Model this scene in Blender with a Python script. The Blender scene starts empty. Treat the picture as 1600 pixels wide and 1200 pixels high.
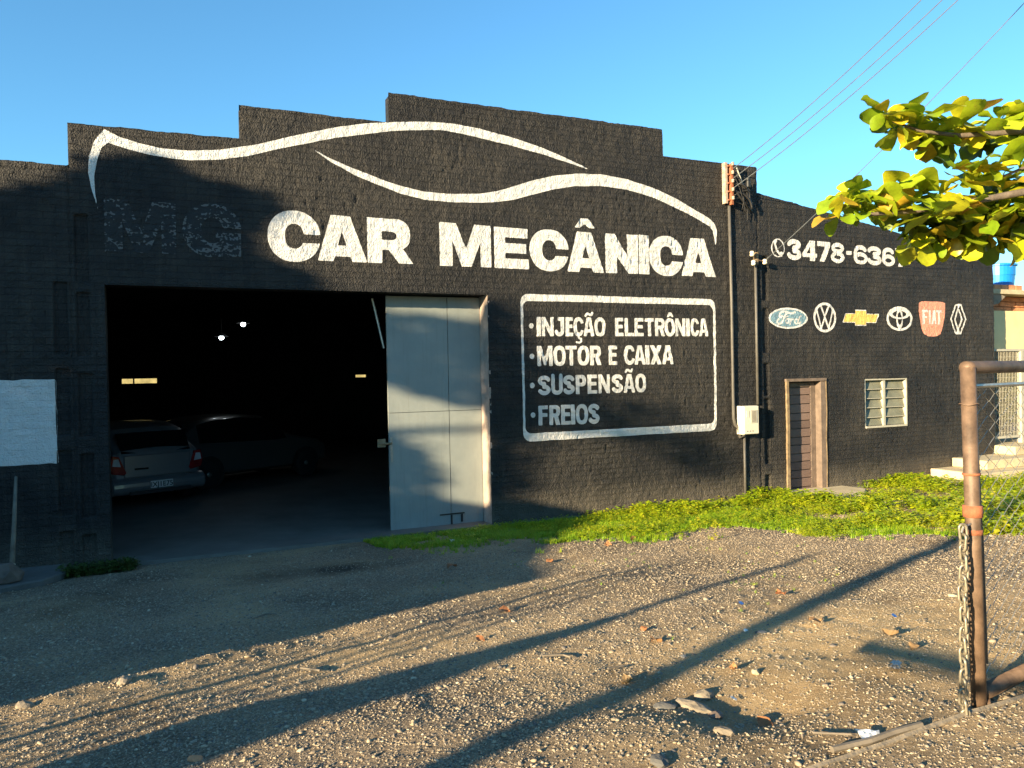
import bpy, bmesh, math, random
import numpy as np
from mathutils import Vector, Matrix, noise as mnoise

random.seed(7)
RNG = np.random.default_rng(11)
SC = bpy.context.scene
COL = SC.collection

# ------------------------------------------------------------------ camera, sky, sun, exposure
TH = math.radians(24.0); PT = math.atan(13/1200); RL = 0.02
CAM = np.array([0.0, -10.83, 2.3])
FWD = np.array([math.sin(TH)*math.cos(PT), math.cos(TH)*math.cos(PT), -math.sin(PT)])
_R0 = np.array([math.cos(TH), -math.sin(TH), 0.0]); _U0 = np.cross(_R0, FWD)
UP = _U0*math.cos(RL) + _R0*math.sin(RL)
RT = _R0*math.cos(RL) - _U0*math.sin(RL)
cd = bpy.data.cameras.new('camera'); cam = bpy.data.objects.new('camera', cd); COL.objects.link(cam)
cd.sensor_width = 36; cd.lens = 27.0; cd.clip_start = 0.05; cd.clip_end = 3000
cam.matrix_world = Matrix(((RT[0], UP[0], -FWD[0], CAM[0]), (RT[1], UP[1], -FWD[1], CAM[1]), (RT[2], UP[2], -FWD[2], CAM[2]), (0, 0, 0, 1)))
SC.camera = cam

SUN_AZ = math.radians(69.0)      # the light travels towards +x, a little towards +y
SUN_EL = math.radians(11.5)
world = bpy.data.worlds.new('World'); SC.world = world; world.use_nodes = True
wn = world.node_tree; wn.nodes.clear()
wo = wn.nodes.new('ShaderNodeOutputWorld'); wb = wn.nodes.new('ShaderNodeBackground'); sk = wn.nodes.new('ShaderNodeTexSky')
sk.sky_type = 'NISHITA'; sk.sun_disc = False; sk.sun_elevation = SUN_EL
sk.sun_rotation = SUN_AZ + math.pi; sk.air_density = 1.0; sk.dust_density = 0.05; sk.ozone_density = 3.2
hs = wn.nodes.new('ShaderNodeMix'); hs.data_type = 'RGBA'; hs.blend_type = 'MULTIPLY'; hs.inputs[0].default_value = 1; hs.inputs[7].default_value = (.74, 1.12, 1.16, 1)   # white balance of the picture: a deep clear blue
wn.links.new(sk.outputs[0], hs.inputs[6]); wn.links.new(hs.outputs[2], wb.inputs[0]); wb.inputs[1].default_value = 0.08
wn.links.new(wb.outputs[0], wo.inputs[0])
sl = bpy.data.lights.new('sun', 'SUN'); sl.energy = 5.0; sl.angle = math.radians(0.5); sl.color = (1.0, 0.80, 0.50)
sun = bpy.data.objects.new('sun', sl); COL.objects.link(sun)
LDIR = np.array([math.sin(SUN_AZ)*math.cos(SUN_EL), math.cos(SUN_AZ)*math.cos(SUN_EL), -math.sin(SUN_EL)])
sun.rotation_euler = Vector(LDIR).to_track_quat('-Z', 'Y').to_euler(); sun.location = (-20, -20, 20)
SC.view_settings.view_transform = 'Standard'; SC.view_settings.look = 'None'
SC.view_settings.exposure = 1.8; SC.view_settings.gamma = 1; SC.view_settings.use_curve_mapping = False
SC.render.engine = 'CYCLES'
SC.cycles.max_bounces = 6; SC.cycles.diffuse_bounces = 3; SC.cycles.glossy_bounces = 3; SC.cycles.transmission_bounces = 4

BP = np.array([-math.cos(SUN_AZ), math.sin(SUN_AZ), 0.0])                    # across the light
VP = np.array([math.sin(SUN_AZ)*math.sin(SUN_EL), math.cos(SUN_AZ)*math.sin(SUN_EL), math.cos(SUN_EL)])
def sunpt(p, q, d): return BP*p + VP*q - LDIR*d

# ------------------------------------------------------------------ measuring helpers
def ray(px, py): return FWD + RT*(px-800)/1200 - UP*(py-600)/1200
def fac(px, py, Y=0.0):
    d = ray(px, py); t = (Y-CAM[1])/d[1]; P = CAM+d*t; return float(P[0]), float(P[2])
def at(px, py, Z): return CAM + ray(px, py)*Z
def gnd(px, py, s=.088):
    d = ray(px, py); t = (-s*CAM[1]-CAM[2])/(d[2]+s*d[1]); P = CAM+d*t; return float(P[0]), float(P[1])

# ------------------------------------------------------------------ numpy noise
def vnoise(X, Y, sc, seed):
    r = np.random.default_rng(seed).random((257, 257))
    x = np.asarray(X, float)/sc + 1000.3; y = np.asarray(Y, float)/sc + 1000.7
    xi = np.floor(x).astype(int); yi = np.floor(y).astype(int); fx = x-xi; fy = y-yi
    fx = fx*fx*(3-2*fx); fy = fy*fy*(3-2*fy)
    a = xi % 256; b = yi % 256; a1 = a+1; b1 = b+1
    return (r[a, b]*(1-fx)+r[a1, b]*fx)*(1-fy) + (r[a, b1]*(1-fx)+r[a1, b1]*fx)*fy - 0.5
def sstep(a, b, x):
    t = np.clip((x-a)/(b-a), 0, 1); return t*t*(3-2*t)

# ------------------------------------------------------------------ material helpers
def new_mat(name):
    m = bpy.data.materials.new(name); m.use_nodes = True
    nt = m.node_tree; b = nt.nodes['Principled BSDF']; return m, nt, b
def N(nt, t, **kw):
    n = nt.nodes.new(t)
    for k, v in kw.items(): n.inputs[k].default_value = v
    return n
def coords(nt): return nt.nodes.new('ShaderNodeTexCoord').outputs['Object']
def noise_n(nt, co, scale, detail=4, rough=.55, dist=0):
    n = N(nt, 'ShaderNodeTexNoise', Scale=scale, Detail=detail, Roughness=rough, Distortion=dist); nt.links.new(co, n.inputs['Vector']); return n.outputs['Fac']
def ramp(nt, fac_, stops):
    r = nt.nodes.new('ShaderNodeValToRGB'); els = r.color_ramp.elements
    while len(els) < len(stops): els.new(.5)
    for e, (p, c) in zip(els, stops): e.position = p; e.color = tuple(c)+(1,) if len(c) == 3 else c
    nt.links.new(fac_, r.inputs[0]); return r.outputs[0]
def mixc(nt, f, a, b, mode='MIX'):
    m = nt.nodes.new('ShaderNodeMix'); m.data_type = 'RGBA'; m.blend_type = mode
    for v, i in ((f, 0), (a, 6), (b, 7)):
        if isinstance(v, (int, float)): m.inputs[i].default_value = v
        elif isinstance(v, tuple): m.inputs[i].default_value = v+(1,)
        else: nt.links.new(v, m.inputs[i])
    return m.outputs[2]
def bump(nt, b, h, strength, dist=.01):
    n = nt.nodes.new('ShaderNodeBump'); n.inputs['Strength'].default_value = strength; n.inputs['Distance'].default_value = dist
    nt.links.new(h, n.inputs['Height']); nt.links.new(n.outputs[0], b.inputs['Normal']); return n
def simple(name, c, rough=.7, metal=0, var=.25, vs=8, bs=.3, bd=.004, bscale=60, spec=.5, c2=None):
    m, nt, b = new_mat(name); co = coords(nt)
    lo = tuple(x*(1-var) for x in c); hi = tuple(min(1, x*(1+var)) for x in c) if c2 is None else c2
    col = ramp(nt, noise_n(nt, co, vs, 6, .65), [(.3, lo), (.7, hi)])
    nt.links.new(col, b.inputs['Base Color']); b.inputs['Roughness'].default_value = rough; b.inputs['Metallic'].default_value = metal
    b.inputs['Specular IOR Level'].default_value = spec
    if bs: bump(nt, b, noise_n(nt, co, bscale, 4), bs, bd)
    return m

# the wall: matt black paint over rough rendered bricks, chips of pale render
def wall_mat():
    m, nt, b = new_mat('black_wall_paint'); co = coords(nt)
    c = ramp(nt, noise_n(nt, co, 2.2, 6, .7), [(.3, (.016, .016, .017)), (.55, (.025, .0238, .0228)), (.75, (.039, .036, .033))])
    mp = nt.nodes.new('ShaderNodeMapping'); mp.inputs['Scale'].default_value = (.35, 1, 6); nt.links.new(co, mp.inputs[0])
    st = ramp(nt, noise_n(nt, mp.outputs[0], 5, 6, .75), [(.60, (0, 0, 0)), (.78, (1, 1, 1))])
    c = mixc(nt, mixc(nt, .22, (0., 0., 0.), st), c, (.09, .082, .07))
    # rain runs and patches of fresher and older paint
    m3 = nt.nodes.new('ShaderNodeMapping'); m3.inputs['Scale'].default_value = (5, 1, .35); nt.links.new(co, m3.inputs[0])
    c = mixc(nt, mixc(nt, .45, (0., 0., 0.), ramp(nt, noise_n(nt, m3.outputs[0], 1.6, 6, .75), [(.50, (0, 0, 0)), (.75, (1, 1, 1))])), c, (.075, .066, .056))
    c = mixc(nt, 1.0, c, ramp(nt, noise_n(nt, co, .55, 4, .6, .8), [(.38, (.70, .70, .74)), (.60, (1.25, 1.2, 1.12))]), 'MULTIPLY')
    sx = nt.nodes.new('ShaderNodeSeparateXYZ'); nt.links.new(co, sx.inputs[0]); cx = nt.nodes.new('ShaderNodeCombineXYZ'); nt.links.new(sx.outputs['X'], cx.inputs[0]); nt.links.new(sx.outputs['Z'], cx.inputs[1])
    wv = nt.nodes.new('ShaderNodeTexNoise'); wv.inputs['Scale'].default_value = 5; nt.links.new(co, wv.inputs['Vector'])
    va = nt.nodes.new('ShaderNodeVectorMath'); va.operation = 'MULTIPLY_ADD'; nt.links.new(wv.outputs['Color'], va.inputs[0]); va.inputs[1].default_value = (.03, .03, 0); nt.links.new(cx.outputs[0], va.inputs[2])
    bk = nt.nodes.new('ShaderNodeTexBrick'); nt.links.new(va.outputs[0], bk.inputs['Vector']); bk.inputs['Scale'].default_value = 1; bk.inputs['Brick Width'].default_value = .27; bk.inputs['Row Height'].default_value = .085
    bk.inputs['Mortar Size'].default_value = .006; bk.inputs['Mortar Smooth'].default_value = .3; bk.inputs['Color1'].default_value = (.8, .8, .8, 1); bk.inputs['Color2'].default_value = (1.12, 1.1, 1.08, 1); bk.inputs['Mortar'].default_value = (.42, .42, .42, 1)
    c = mixc(nt, .75, c, bk.outputs['Color'], 'MULTIPLY')
    m4 = nt.nodes.new('ShaderNodeMapping'); m4.inputs['Scale'].default_value = (3, 1, 26); nt.links.new(co, m4.inputs[0])
    c = mixc(nt, mixc(nt, .55, (0., 0., 0.), ramp(nt, noise_n(nt, m4.outputs[0], 2.2, 4, .7), [(.66, (0, 0, 0)), (.74, (1, 1, 1))])), c, (.12, .11, .10))
    # chips
    ch = ramp(nt, noise_n(nt, co, 26, 5, .8), [(.735, (0, 0, 0)), (.75, (1, 1, 1))])
    reg = ramp(nt, noise_n(nt, co, 1.1, 3, .6), [(.48, (0, 0, 0)), (.66, (1, 1, 1))])
    c = mixc(nt, mixc(nt, 1.0, ch, reg, 'MULTIPLY'), c, (.42, .38, .32))
    # dirt splash at the foot of the wall
    sp = nt.nodes.new('ShaderNodeSeparateXYZ'); nt.links.new(co, sp.inputs[0])
    mr = nt.nodes.new('ShaderNodeMapRange'); nt.links.new(sp.outputs['Z'], mr.inputs[0])
    mr.inputs[1].default_value = .55; mr.inputs[2].default_value = -.05; mr.inputs[3].default_value = 0; mr.inputs[4].default_value = 1
    ml = nt.nodes.new('ShaderNodeMath'); ml.operation = 'MULTIPLY'; nt.links.new(mr.outputs[0], ml.inputs[0]); nt.links.new(noise_n(nt, co, 3, 5, .7), ml.inputs[1])
    c = mixc(nt, ml.outputs[0], c, (.20, .17, .125))
    nt.links.new(c, b.inputs['Base Color']); b.inputs['Roughness'].default_value = .6; b.inputs['Specular IOR Level'].default_value = .3
    wall_bump(nt, b, co); return m
def wall_bump(nt, b, co, k=1.0):
    a = noise_n(nt, co, 34, 5, .6, .6)
    sx = nt.nodes.new('ShaderNodeSeparateXYZ'); nt.links.new(co, sx.inputs[0]); cx = nt.nodes.new('ShaderNodeCombineXYZ'); nt.links.new(sx.outputs['X'], cx.inputs[0]); nt.links.new(sx.outputs['Z'], cx.inputs[1])
    wv = nt.nodes.new('ShaderNodeTexNoise'); wv.inputs['Scale'].default_value = 5; nt.links.new(co, wv.inputs['Vector'])
    va = nt.nodes.new('ShaderNodeVectorMath'); va.operation = 'MULTIPLY_ADD'; nt.links.new(wv.outputs['Color'], va.inputs[0]); va.inputs[1].default_value = (.03, .03, 0); nt.links.new(cx.outputs[0], va.inputs[2])
    bk = nt.nodes.new('ShaderNodeTexBrick'); nt.links.new(va.outputs[0], bk.inputs['Vector']); bk.inputs['Scale'].default_value = 1; bk.inputs['Brick Width'].default_value = .27; bk.inputs['Row Height'].default_value = .085
    bk.inputs['Mortar Size'].default_value = .007; bk.inputs['Mortar Smooth'].default_value = .6; bk.inputs['Color1'].default_value = (1, 1, 1, 1); bk.inputs['Color2'].default_value = (.8, .8, .8, 1); bk.inputs['Mortar'].default_value = (0, 0, 0, 1)
    bm_ = nt.nodes.new('ShaderNodeMath'); bm_.operation = 'MULTIPLY'; nt.links.new(bk.outputs['Color'], bm_.inputs[0]); nt.links.new(ramp(nt, noise_n(nt, co, 1.3, 3, .6), [(.35, (.06, .06, .06)), (.65, (.30, .30, .30))]), bm_.inputs[1])
    a2 = nt.nodes.new('ShaderNodeMath'); a2.operation = 'ADD'; nt.links.new(a, a2.inputs[0]); nt.links.new(bm_.outputs[0], a2.inputs[1]); a = a2.outputs[0]
    v = nt.nodes.new('ShaderNodeTexVoronoi'); v.inputs['Scale'].default_value = 55; nt.links.new(co, v.inputs['Vector'])
    ad = nt.nodes.new('ShaderNodeMath'); ad.operation = 'MULTIPLY_ADD'; nt.links.new(v.outputs['Distance'], ad.inputs[0]); ad.inputs[1].default_value = .35; nt.links.new(a, ad.inputs[2])
    bump(nt, b, ad.outputs[0], 1.0*k, .028)
def paint_mat(name, c, wear=.5, dark=(.10, .095, .09)):
    m, nt, b = new_mat(name); co = coords(nt)
    base = ramp(nt, noise_n(nt, co, 5, 5, .7), [(.3, tuple(x*.88 for x in c)), (.65, c)])
    pit = ramp(nt, noise_n(nt, co, 62, 3, .7), [(.60+.06*(1-wear), (0, 0, 0)), (.70+.06*(1-wear), (1, 1, 1))])
    col = mixc(nt, mixc(nt, 1.0, pit, (wear, wear, wear), 'MULTIPLY'), base, dark)
    nt.links.new(col, b.inputs['Base Color']); b.inputs['Roughness'].default_value = .6
    wall_bump(nt, b, co, .75); return m
M = {}
M['wall'] = wall_mat()
M['white_paint'] = paint_mat('white_wall_paint', (.66, .645, .62), .75)
M['ghost'] = paint_mat('faded_white_paint', (.12, .12, .12), .9)
M['overpaint'] = paint_mat('fresh_black_overpaint', (.008, .008, .009), .2, (.03, .03, .03))
M['blue_paint'] = paint_mat('blue_wall_paint', (.17, .29, .36), .6)
M['yellow_paint'] = paint_mat('yellow_wall_paint', (.78, .50, .12), .5)
M['red_paint'] = paint_mat('faded_red_wall_paint', (.72, .30, .20), .5)
M['concrete'] = simple('concrete', (.24, .22, .19), .85, vs=3, bs=.4, bd=.006)
M['old_concrete'] = simple('dark_old_concrete', (.11, .105, .095), .9, vs=4, bs=.5, bd=.008)
M['floor'] = simple('concrete_floor', (.15, .14, .12), .6, vs=1.5, bs=.2, bd=.003)
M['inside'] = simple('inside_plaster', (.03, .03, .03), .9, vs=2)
M['jamb'] = simple('jamb_render', (.34, .27, .23), .85, vs=4, var=.35, bs=.5, bd=.006, bscale=30)
M['door_metal'] = simple('painted_door_sheet', (.25, .275, .265), .5, vs=1.6, var=.12, bs=.12, bd=.01, bscale=5)
def door_mat():
    m, nt, b = new_mat('painted_door_sheet'); co = coords(nt)
    c = ramp(nt, noise_n(nt, co, 1.6, 6, .65), [(.3, (.225, .25, .24)), (.7, (.285, .305, .285))])
    mp = nt.nodes.new('ShaderNodeMapping'); mp.inputs['Scale'].default_value = (7, 1, .5); nt.links.new(co, mp.inputs[0])
    c = mixc(nt, mixc(nt, .35, (0., 0., 0.), ramp(nt, noise_n(nt, mp.outputs[0], 1.5, 6, .75), [(.52, (0, 0, 0)), (.75, (1, 1, 1))])), c, (.14, .135, .115))
    c = mixc(nt, ramp(nt, noise_n(nt, co, 9, 6, .8), [(.70, (0, 0, 0)), (.76, (.8, .8, .8))]), c, (.15, .075, .035))
    nt.links.new(c, b.inputs['Base Color']); b.inputs['Roughness'].default_value = .5; bump(nt, b, noise_n(nt, co, 4, 3), .25, .02); return m
M['door_metal'] = door_mat()
M['rust'] = simple('rusty_steel', (.13, .082, .052), .6, metal=.15, vs=11, var=.55, bs=.35, bd=.002, bscale=90)
M['rust2'] = simple('bright_rust', (.30, .10, .045), .85, vs=22, var=.4, bs=.5, bd=.003, bscale=80)
M['rusty_pale'] = simple('weathered_pink_steel', (.36, .23, .16), .8, vs=16, var=.4, bs=.5, bd=.003, c2=(.55, .42, .32))
M['galv'] = simple('galvanised_steel', (.42, .40, .35), .42, metal=.7, vs=20, var=.25, bs=.15, bd=.001)
M['chain'] = simple('grey_chain_steel', (.27, .235, .17), .45, metal=.5, vs=40, var=.35, bs=.2, bd=.001)
M['black_pipe'] = simple('painted_conduit', (.085, .078, .068), .55, vs=6, bs=.15, bd=.002)
M['meter'] = simple('meter_box_plastic', (.62, .57, .46), .45, vs=5, var=.12, bs=.05)
M['dark'] = simple('dark_plastic', (.02, .02, .02), .5, bs=0)
M['white'] = simple('white_enamel', (.40, .375, .30), .5, vs=10, var=.12, bs=.1)
M['porcelain'] = simple('porcelain', (.80, .72, .52), .25, bs=0, var=.08)
M['cable'] = simple('black_cable', (.025, .023, .022), .6, bs=0)
M['wire'] = simple('grey_wire', (.10, .11, .12), .5, bs=0)
M['cream'] = simple('cream_plaster', (.72, .58, .30), .85, vs=2, var=.10, bs=.25, bd=.004)
M['cream_concrete'] = simple('sunlit_cement', (.52, .43, .27), .9, vs=3, var=.25, bs=.5, bd=.008, bscale=25)
M['terracotta'] = simple('terracotta_brick', (.52, .22, .10), .85, vs=9, var=.3, bs=.4, bd=.004)
M['tank'] = simple('blue_tank_plastic', (.01, .20, .62), .35, vs=3, var=.1, bs=0)
M['blue'] = simple('blue_plastic', (.04, .16, .50), .5, bs=0)
M['rubber'] = simple('rubber', (.02, .02, .02), .85, bs=.2)
M['car_glass'] = simple('dark_car_glass', (.008, .009, .01), .08, bs=0)
M['bark'] = simple('bark', (.13, .10, .075), .9, vs=12, var=.4, bs=.7, bd=.01, bscale=30)
M['paper'] = simple('white_scrap', (.75, .74, .70), .6, vs=12, var=.1, bs=.1)
M['plastic_clear'] = simple('crushed_clear_plastic', (.42, .40, .37), .5, vs=12, var=.1, bs=.6, bd=.006, bscale=40)
M['rubble'] = simple('broken_rubble', (.22, .18, .13), .9, vs=9, var=.35, bs=.8, bd=.012, bscale=30)
M['dirt_wood'] = simple('grey_weathered_wood', (.17, .14, .105), .85, vs=7, var=.35, bs=.4, bd=.004)
def wood_mat():
    m, nt, b = new_mat('brown_door_plank'); co = coords(nt)
    mp = nt.nodes.new('ShaderNodeMapping'); mp.inputs['Scale'].default_value = (1.2, 1, 12); nt.links.new(co, mp.inputs[0])
    oi = nt.nodes.new('ShaderNodeObjectInfo')
    g = noise_n(nt, mp.outputs[0], 7, 6, .7)
    c = ramp(nt, g, [(.3, (.085, .055, .048)), (.55, (.16, .105, .085)), (.8, (.26, .19, .15))])
    c = mixc(nt, .35, c, ramp(nt, oi.outputs['Random'], [(0, (.09, .06, .05)), (1, (.26, .18, .15))]))
    nt.links.new(c, b.inputs['Base Color']); b.inputs['Roughness'].default_value = .8; bump(nt, b, g, .5, .006); return m
M['plank'] = wood_mat()
M['jamb_wood'] = simple('yellowed_wood', (.21, .15, .085), .85, vs=9, var=.45, bs=.6, bd=.006, bscale=30)
M['stile_wood'] = simple('grey_brown_wood', (.15, .11, .085), .85, vs=7, var=.3, bs=.5, bd=.005, bscale=30)
def emis(name, c, s):
    m, nt, b = new_mat(name); b.inputs['Emission Color'].default_value = c+(1,); b.inputs['Emission Strength'].default_value = s; b.inputs['Base Color'].default_value = (.8, .8, .8, 1); return m
M['lamp'] = emis('lit_lamp', (.85, .95, 1.0), 9)
def car_paint(name, c):
    m, nt, b = new_mat(name); b.inputs['Base Color'].default_value = c+(1,); b.inputs['Roughness'].default_value = .3; b.inputs['Metallic'].default_value = .45
    b.inputs['Coat Weight'].default_value = .6; return m
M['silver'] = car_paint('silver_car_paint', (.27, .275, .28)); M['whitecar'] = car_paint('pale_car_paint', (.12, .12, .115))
M['taillight'] = simple('red_lens', (.30, .02, .02), .15, bs=0); M['clearlens'] = simple('clear_lens', (.6, .6, .62), .12, bs=0)
def louvre_mat():
    m, nt, b = new_mat('frosted_louvre_glass'); co = coords(nt)
    c = ramp(nt, noise_n(nt, co, 3, 4, .6), [(.3, (.11, .11, .075)), (.7, (.22, .215, .15))])
    nt.links.new(c, b.inputs['Base Color']); b.inputs['Roughness'].default_value = .35; b.inputs['Specular IOR Level'].default_value = .3; return m
M['louvre'] = louvre_mat()
def leaf_mat(name, stops, trans=.45, rough=.42, veins=False):
    m, nt, b = new_mat(name); oi = nt.nodes.new('ShaderNodeObjectInfo'); co = coords(nt)
    c = ramp(nt, oi.outputs['Random'], stops)
    sp = ramp(nt, noise_n(nt, co, 22, 4, .7), [(.35, (.72, .72, .72)), (.6, (1, 1, 1))])
    c = mixc(nt, 1.0, c, sp, 'MULTIPLY')
    if veins:
        s2 = ramp(nt, noise_n(nt, co, 38, 3, .7), [(.62, (0, 0, 0)), (.72, (1, 1, 1))])
        c = mixc(nt, mixc(nt, 1.0, s2, (.55, .55, .55), 'MULTIPLY'), c, (.28, .13, .03))
    nt.links.new(c, b.inputs['Base Color']); b.inputs['Roughness'].default_value = rough
    tr = nt.nodes.new('ShaderNodeBsdfTranslucent'); nt.links.new(c, tr.inputs[0])
    mx = nt.nodes.new('ShaderNodeMixShader'); mx.inputs[0].default_value = trans
    nt.links.new(b.outputs[0], mx.inputs[1]); nt.links.new(tr.outputs[0], mx.inputs[2])
    nt.links.new(mx.outputs[0], nt.nodes['Material Output'].inputs[0]); return m
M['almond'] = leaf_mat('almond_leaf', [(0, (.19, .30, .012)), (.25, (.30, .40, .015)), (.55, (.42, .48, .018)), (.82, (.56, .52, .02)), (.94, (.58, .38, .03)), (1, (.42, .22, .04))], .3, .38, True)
M['weed'] = leaf_mat('weed_leaf', [(0, (.20, .32, .010)), (.5, (.38, .48, .012)), (.85, (.52, .56, .015)), (1, (.55, .50, .03))], .35)
M['grass'] = leaf_mat('grass_blade', [(0, (.16, .32, .010)), (.6, (.30, .48, .014)), (1, (.46, .52, .03))], .35)
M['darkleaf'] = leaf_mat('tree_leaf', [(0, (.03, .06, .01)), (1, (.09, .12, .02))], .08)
M['deadleaf'] = leaf_mat('dead_leaf', [(0, (.28, .10, .04)), (.5, (.42, .19, .07)), (1, (.34, .22, .10))], .15, .7)
def stone_mat():
    m, nt, b = new_mat('gravel_stone'); oi = nt.nodes.new('ShaderNodeObjectInfo'); co = coords(nt)
    c = ramp(nt, oi.outputs['Random'], [(0, (.08, .075, .07)), (.2, (.18, .15, .12)), (.5, (.33, .255, .16)), (.8, (.28, .23, .17)), (.96, (.40, .32, .21)), (1, (.50, .42, .30))])
    nt.links.new(c, b.inputs['Base Color']); b.inputs['Roughness'].default_value = .8; return m
M['stone'] = stone_mat()
def ground_mat():
    m, nt, b = new_mat('gravelly_earth'); co = coords(nt)
    g = ramp(nt, noise_n(nt, co, 55, 5, .75), [(.34, (.07, .058, .045)), (.5, (.26, .205, .145)), (.66, (.48, .385, .27))])
    s = ramp(nt, noise_n(nt, co, 30, 5, .7), [(.3, (.50, .35, .18)), (.7, (.70, .52, .29))])
    at_ = nt.nodes.new('ShaderNodeAttribute'); at_.attribute_name = 'sand'
    c = mixc(nt, at_.outputs['Fac'], g, s)
    d = ramp(nt, noise_n(nt, co, .9, 5, .65), [(.32, (.52, .48, .44)), (.48, (.85, .82, .78)), (.62, (1.08, 1.02, .94))])
    c = mixc(nt, 1.0, c, d, 'MULTIPLY')
    a3 = nt.nodes.new('ShaderNodeAttribute'); a3.attribute_name = 'stain'; c = mixc(nt, a3.outputs['Fac'], c, (.03, .026, .022))
    nt.links.new(c, b.inputs['Base Color']); b.inputs['Roughness'].default_value = .92; b.inputs['Specular IOR Level'].default_value = .25
    h = noise_n(nt, co, 55, 6, .78); bump(nt, b, h, 1.0, .022); return m
M['ground'] = ground_mat()

# ------------------------------------------------------------------ object helpers
def prop(o, label=None, cat=None, group=None, kind=None):
    if label: o['label'] = label
    if cat: o['category'] = cat
    if group: o['group'] = group
    if kind: o['kind'] = kind
    return o
def link(name, me, mat=None, parent=None, smooth=False):
    o = bpy.data.objects.new(name, me); COL.objects.link(o)
    if mat is not None:
        for mm in (mat if isinstance(mat, (list, tuple)) else [mat]): me.materials.append(mm)
    if smooth: me.shade_smooth()
    if parent is not None:
        o.parent = parent
        r = parent
        off = Vector((0, 0, 0)); 
        base = parent.get('_base')
        if base is not None: o.matrix_parent_inverse = Matrix.Translation(-Vector(base)) if parent.rotation_euler.z == 0 else Matrix.Identity(4)
    return o
def thing(name, label, cat, base=(0, 0, 0), group=None):
    o = bpy.data.objects.new(name, None); COL.objects.link(o); o.location = base; o['_base'] = [float(x) for x in base]
    o.empty_display_size = .1
    return prop(o, label, cat, group)
def pymesh(name, v, f):
    me = bpy.data.meshes.new(name); me.from_pydata([tuple(map(float, p)) for p in v], [], f); me.update(); return me
class MB:
    def __init__(s): s.v = []; s.f = []
    def add(s, v, f):
        n = len(s.v); s.v += [tuple(map(float, p)) for p in v]; s.f += [tuple(i+n for i in q) for q in f]; return s
    def box(s, x0, x1, y0, y1, z0, z1):
        return s.add([(x0, y0, z0), (x1, y0, z0), (x1, y1, z0), (x0, y1, z0), (x0, y0, z1), (x1, y0, z1), (x1, y1, z1), (x0, y1, z1)],
                     [(0, 3, 2, 1), (4, 5, 6, 7), (0, 1, 5, 4), (1, 2, 6, 5), (2, 3, 7, 6), (3, 0, 4, 7)])
    def tube(s, pts, r, n=8, closed=False, r1=None):
        pts = [np.array(p, float) for p in pts]; k = len(pts); v = []; f = []
        ref = None
        for i, p in enumerate(pts):
            if closed: d = pts[(i+1) % k]-pts[i-1]
            else: d = pts[min(i+1, k-1)]-pts[max(i-1, 0)]
            d = d/max(np.linalg.norm(d), 1e-9)
            if ref is None:
                ref = np.cross(d, (0, 0, 1.)) if abs(d[2]) < .9 else np.cross(d, (1., 0, 0))
            a = ref - d*np.dot(ref, d); a /= max(np.linalg.norm(a), 1e-9); ref = a; b_ = np.cross(d, a)
            rr = r if r1 is None else r+(r1-r)*i/(k-1)
            for j in range(n):
                t = 2*math.pi*j/n; v.append(p+(a*math.cos(t)+b_*math.sin(t))*rr)
        m = k if closed else k-1
        for i in range(m):
            for j in range(n):
                i2 = (i+1) % k; f.append((i*n+j, i*n+(j+1) % n, i2*n+(j+1) % n, i2*n+j))
        if not closed: f.append(tuple(range(n-1, -1, -1))); f.append(tuple((k-1)*n+j for j in range(n)))
        return s.add(v, f)
    def lathe(s, prof, c=(0, 0, 0), n=20):
        v = []; f = []
        for r, z in prof:
            for j in range(n): t = 2*math.pi*j/n; v.append((c[0]+r*math.cos(t), c[1]+r*math.sin(t), c[2]+z))
        for i in range(len(prof)-1):
            for j in range(n): f.append((i*n+j, i*n+(j+1) % n, (i+1)*n+(j+1) % n, (i+1)*n+j))
        return s.add(v, f)
    def prism(s, poly, axis, a, b):   # poly in the two other axes
        n = len(poly); v = []
        for w in (a, b):
            for p in poly:
                v.append((w, p[0], p[1]) if axis == 'x' else ((p[0], w, p[1]) if axis == 'y' else (p[0], p[1], w)))
        f = [tuple(range(n)), tuple(range(2*n-1, n-1, -1))]+[(i, i+n, (i+1) % n+n, (i+1) % n) for i in range(n)]
        s.add(v, f); return s
    def build(s, name, mat, parent=None, smooth=False, bevel=0, fixn=True):
        me = pymesh(name, s.v, s.f)
        if fixn:
            bm = bmesh.new(); bm.from_mesh(me); bmesh.ops.recalc_face_normals(bm, faces=bm.faces)
            if bevel: bmesh.ops.bevel(bm, geom=bm.edges[:], offset=bevel, segments=1, affect='EDGES', clamp_overlap=True)
            bm.to_mesh(me); bm.free()
        return link(name, me, mat, parent, smooth)
def box(name, mat, x0, x1, y0, y1, z0, z1, parent=None, bevel=0): return MB().box(x0, x1, y0, y1, z0, z1).build(name, mat, parent, bevel=bevel)

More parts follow.
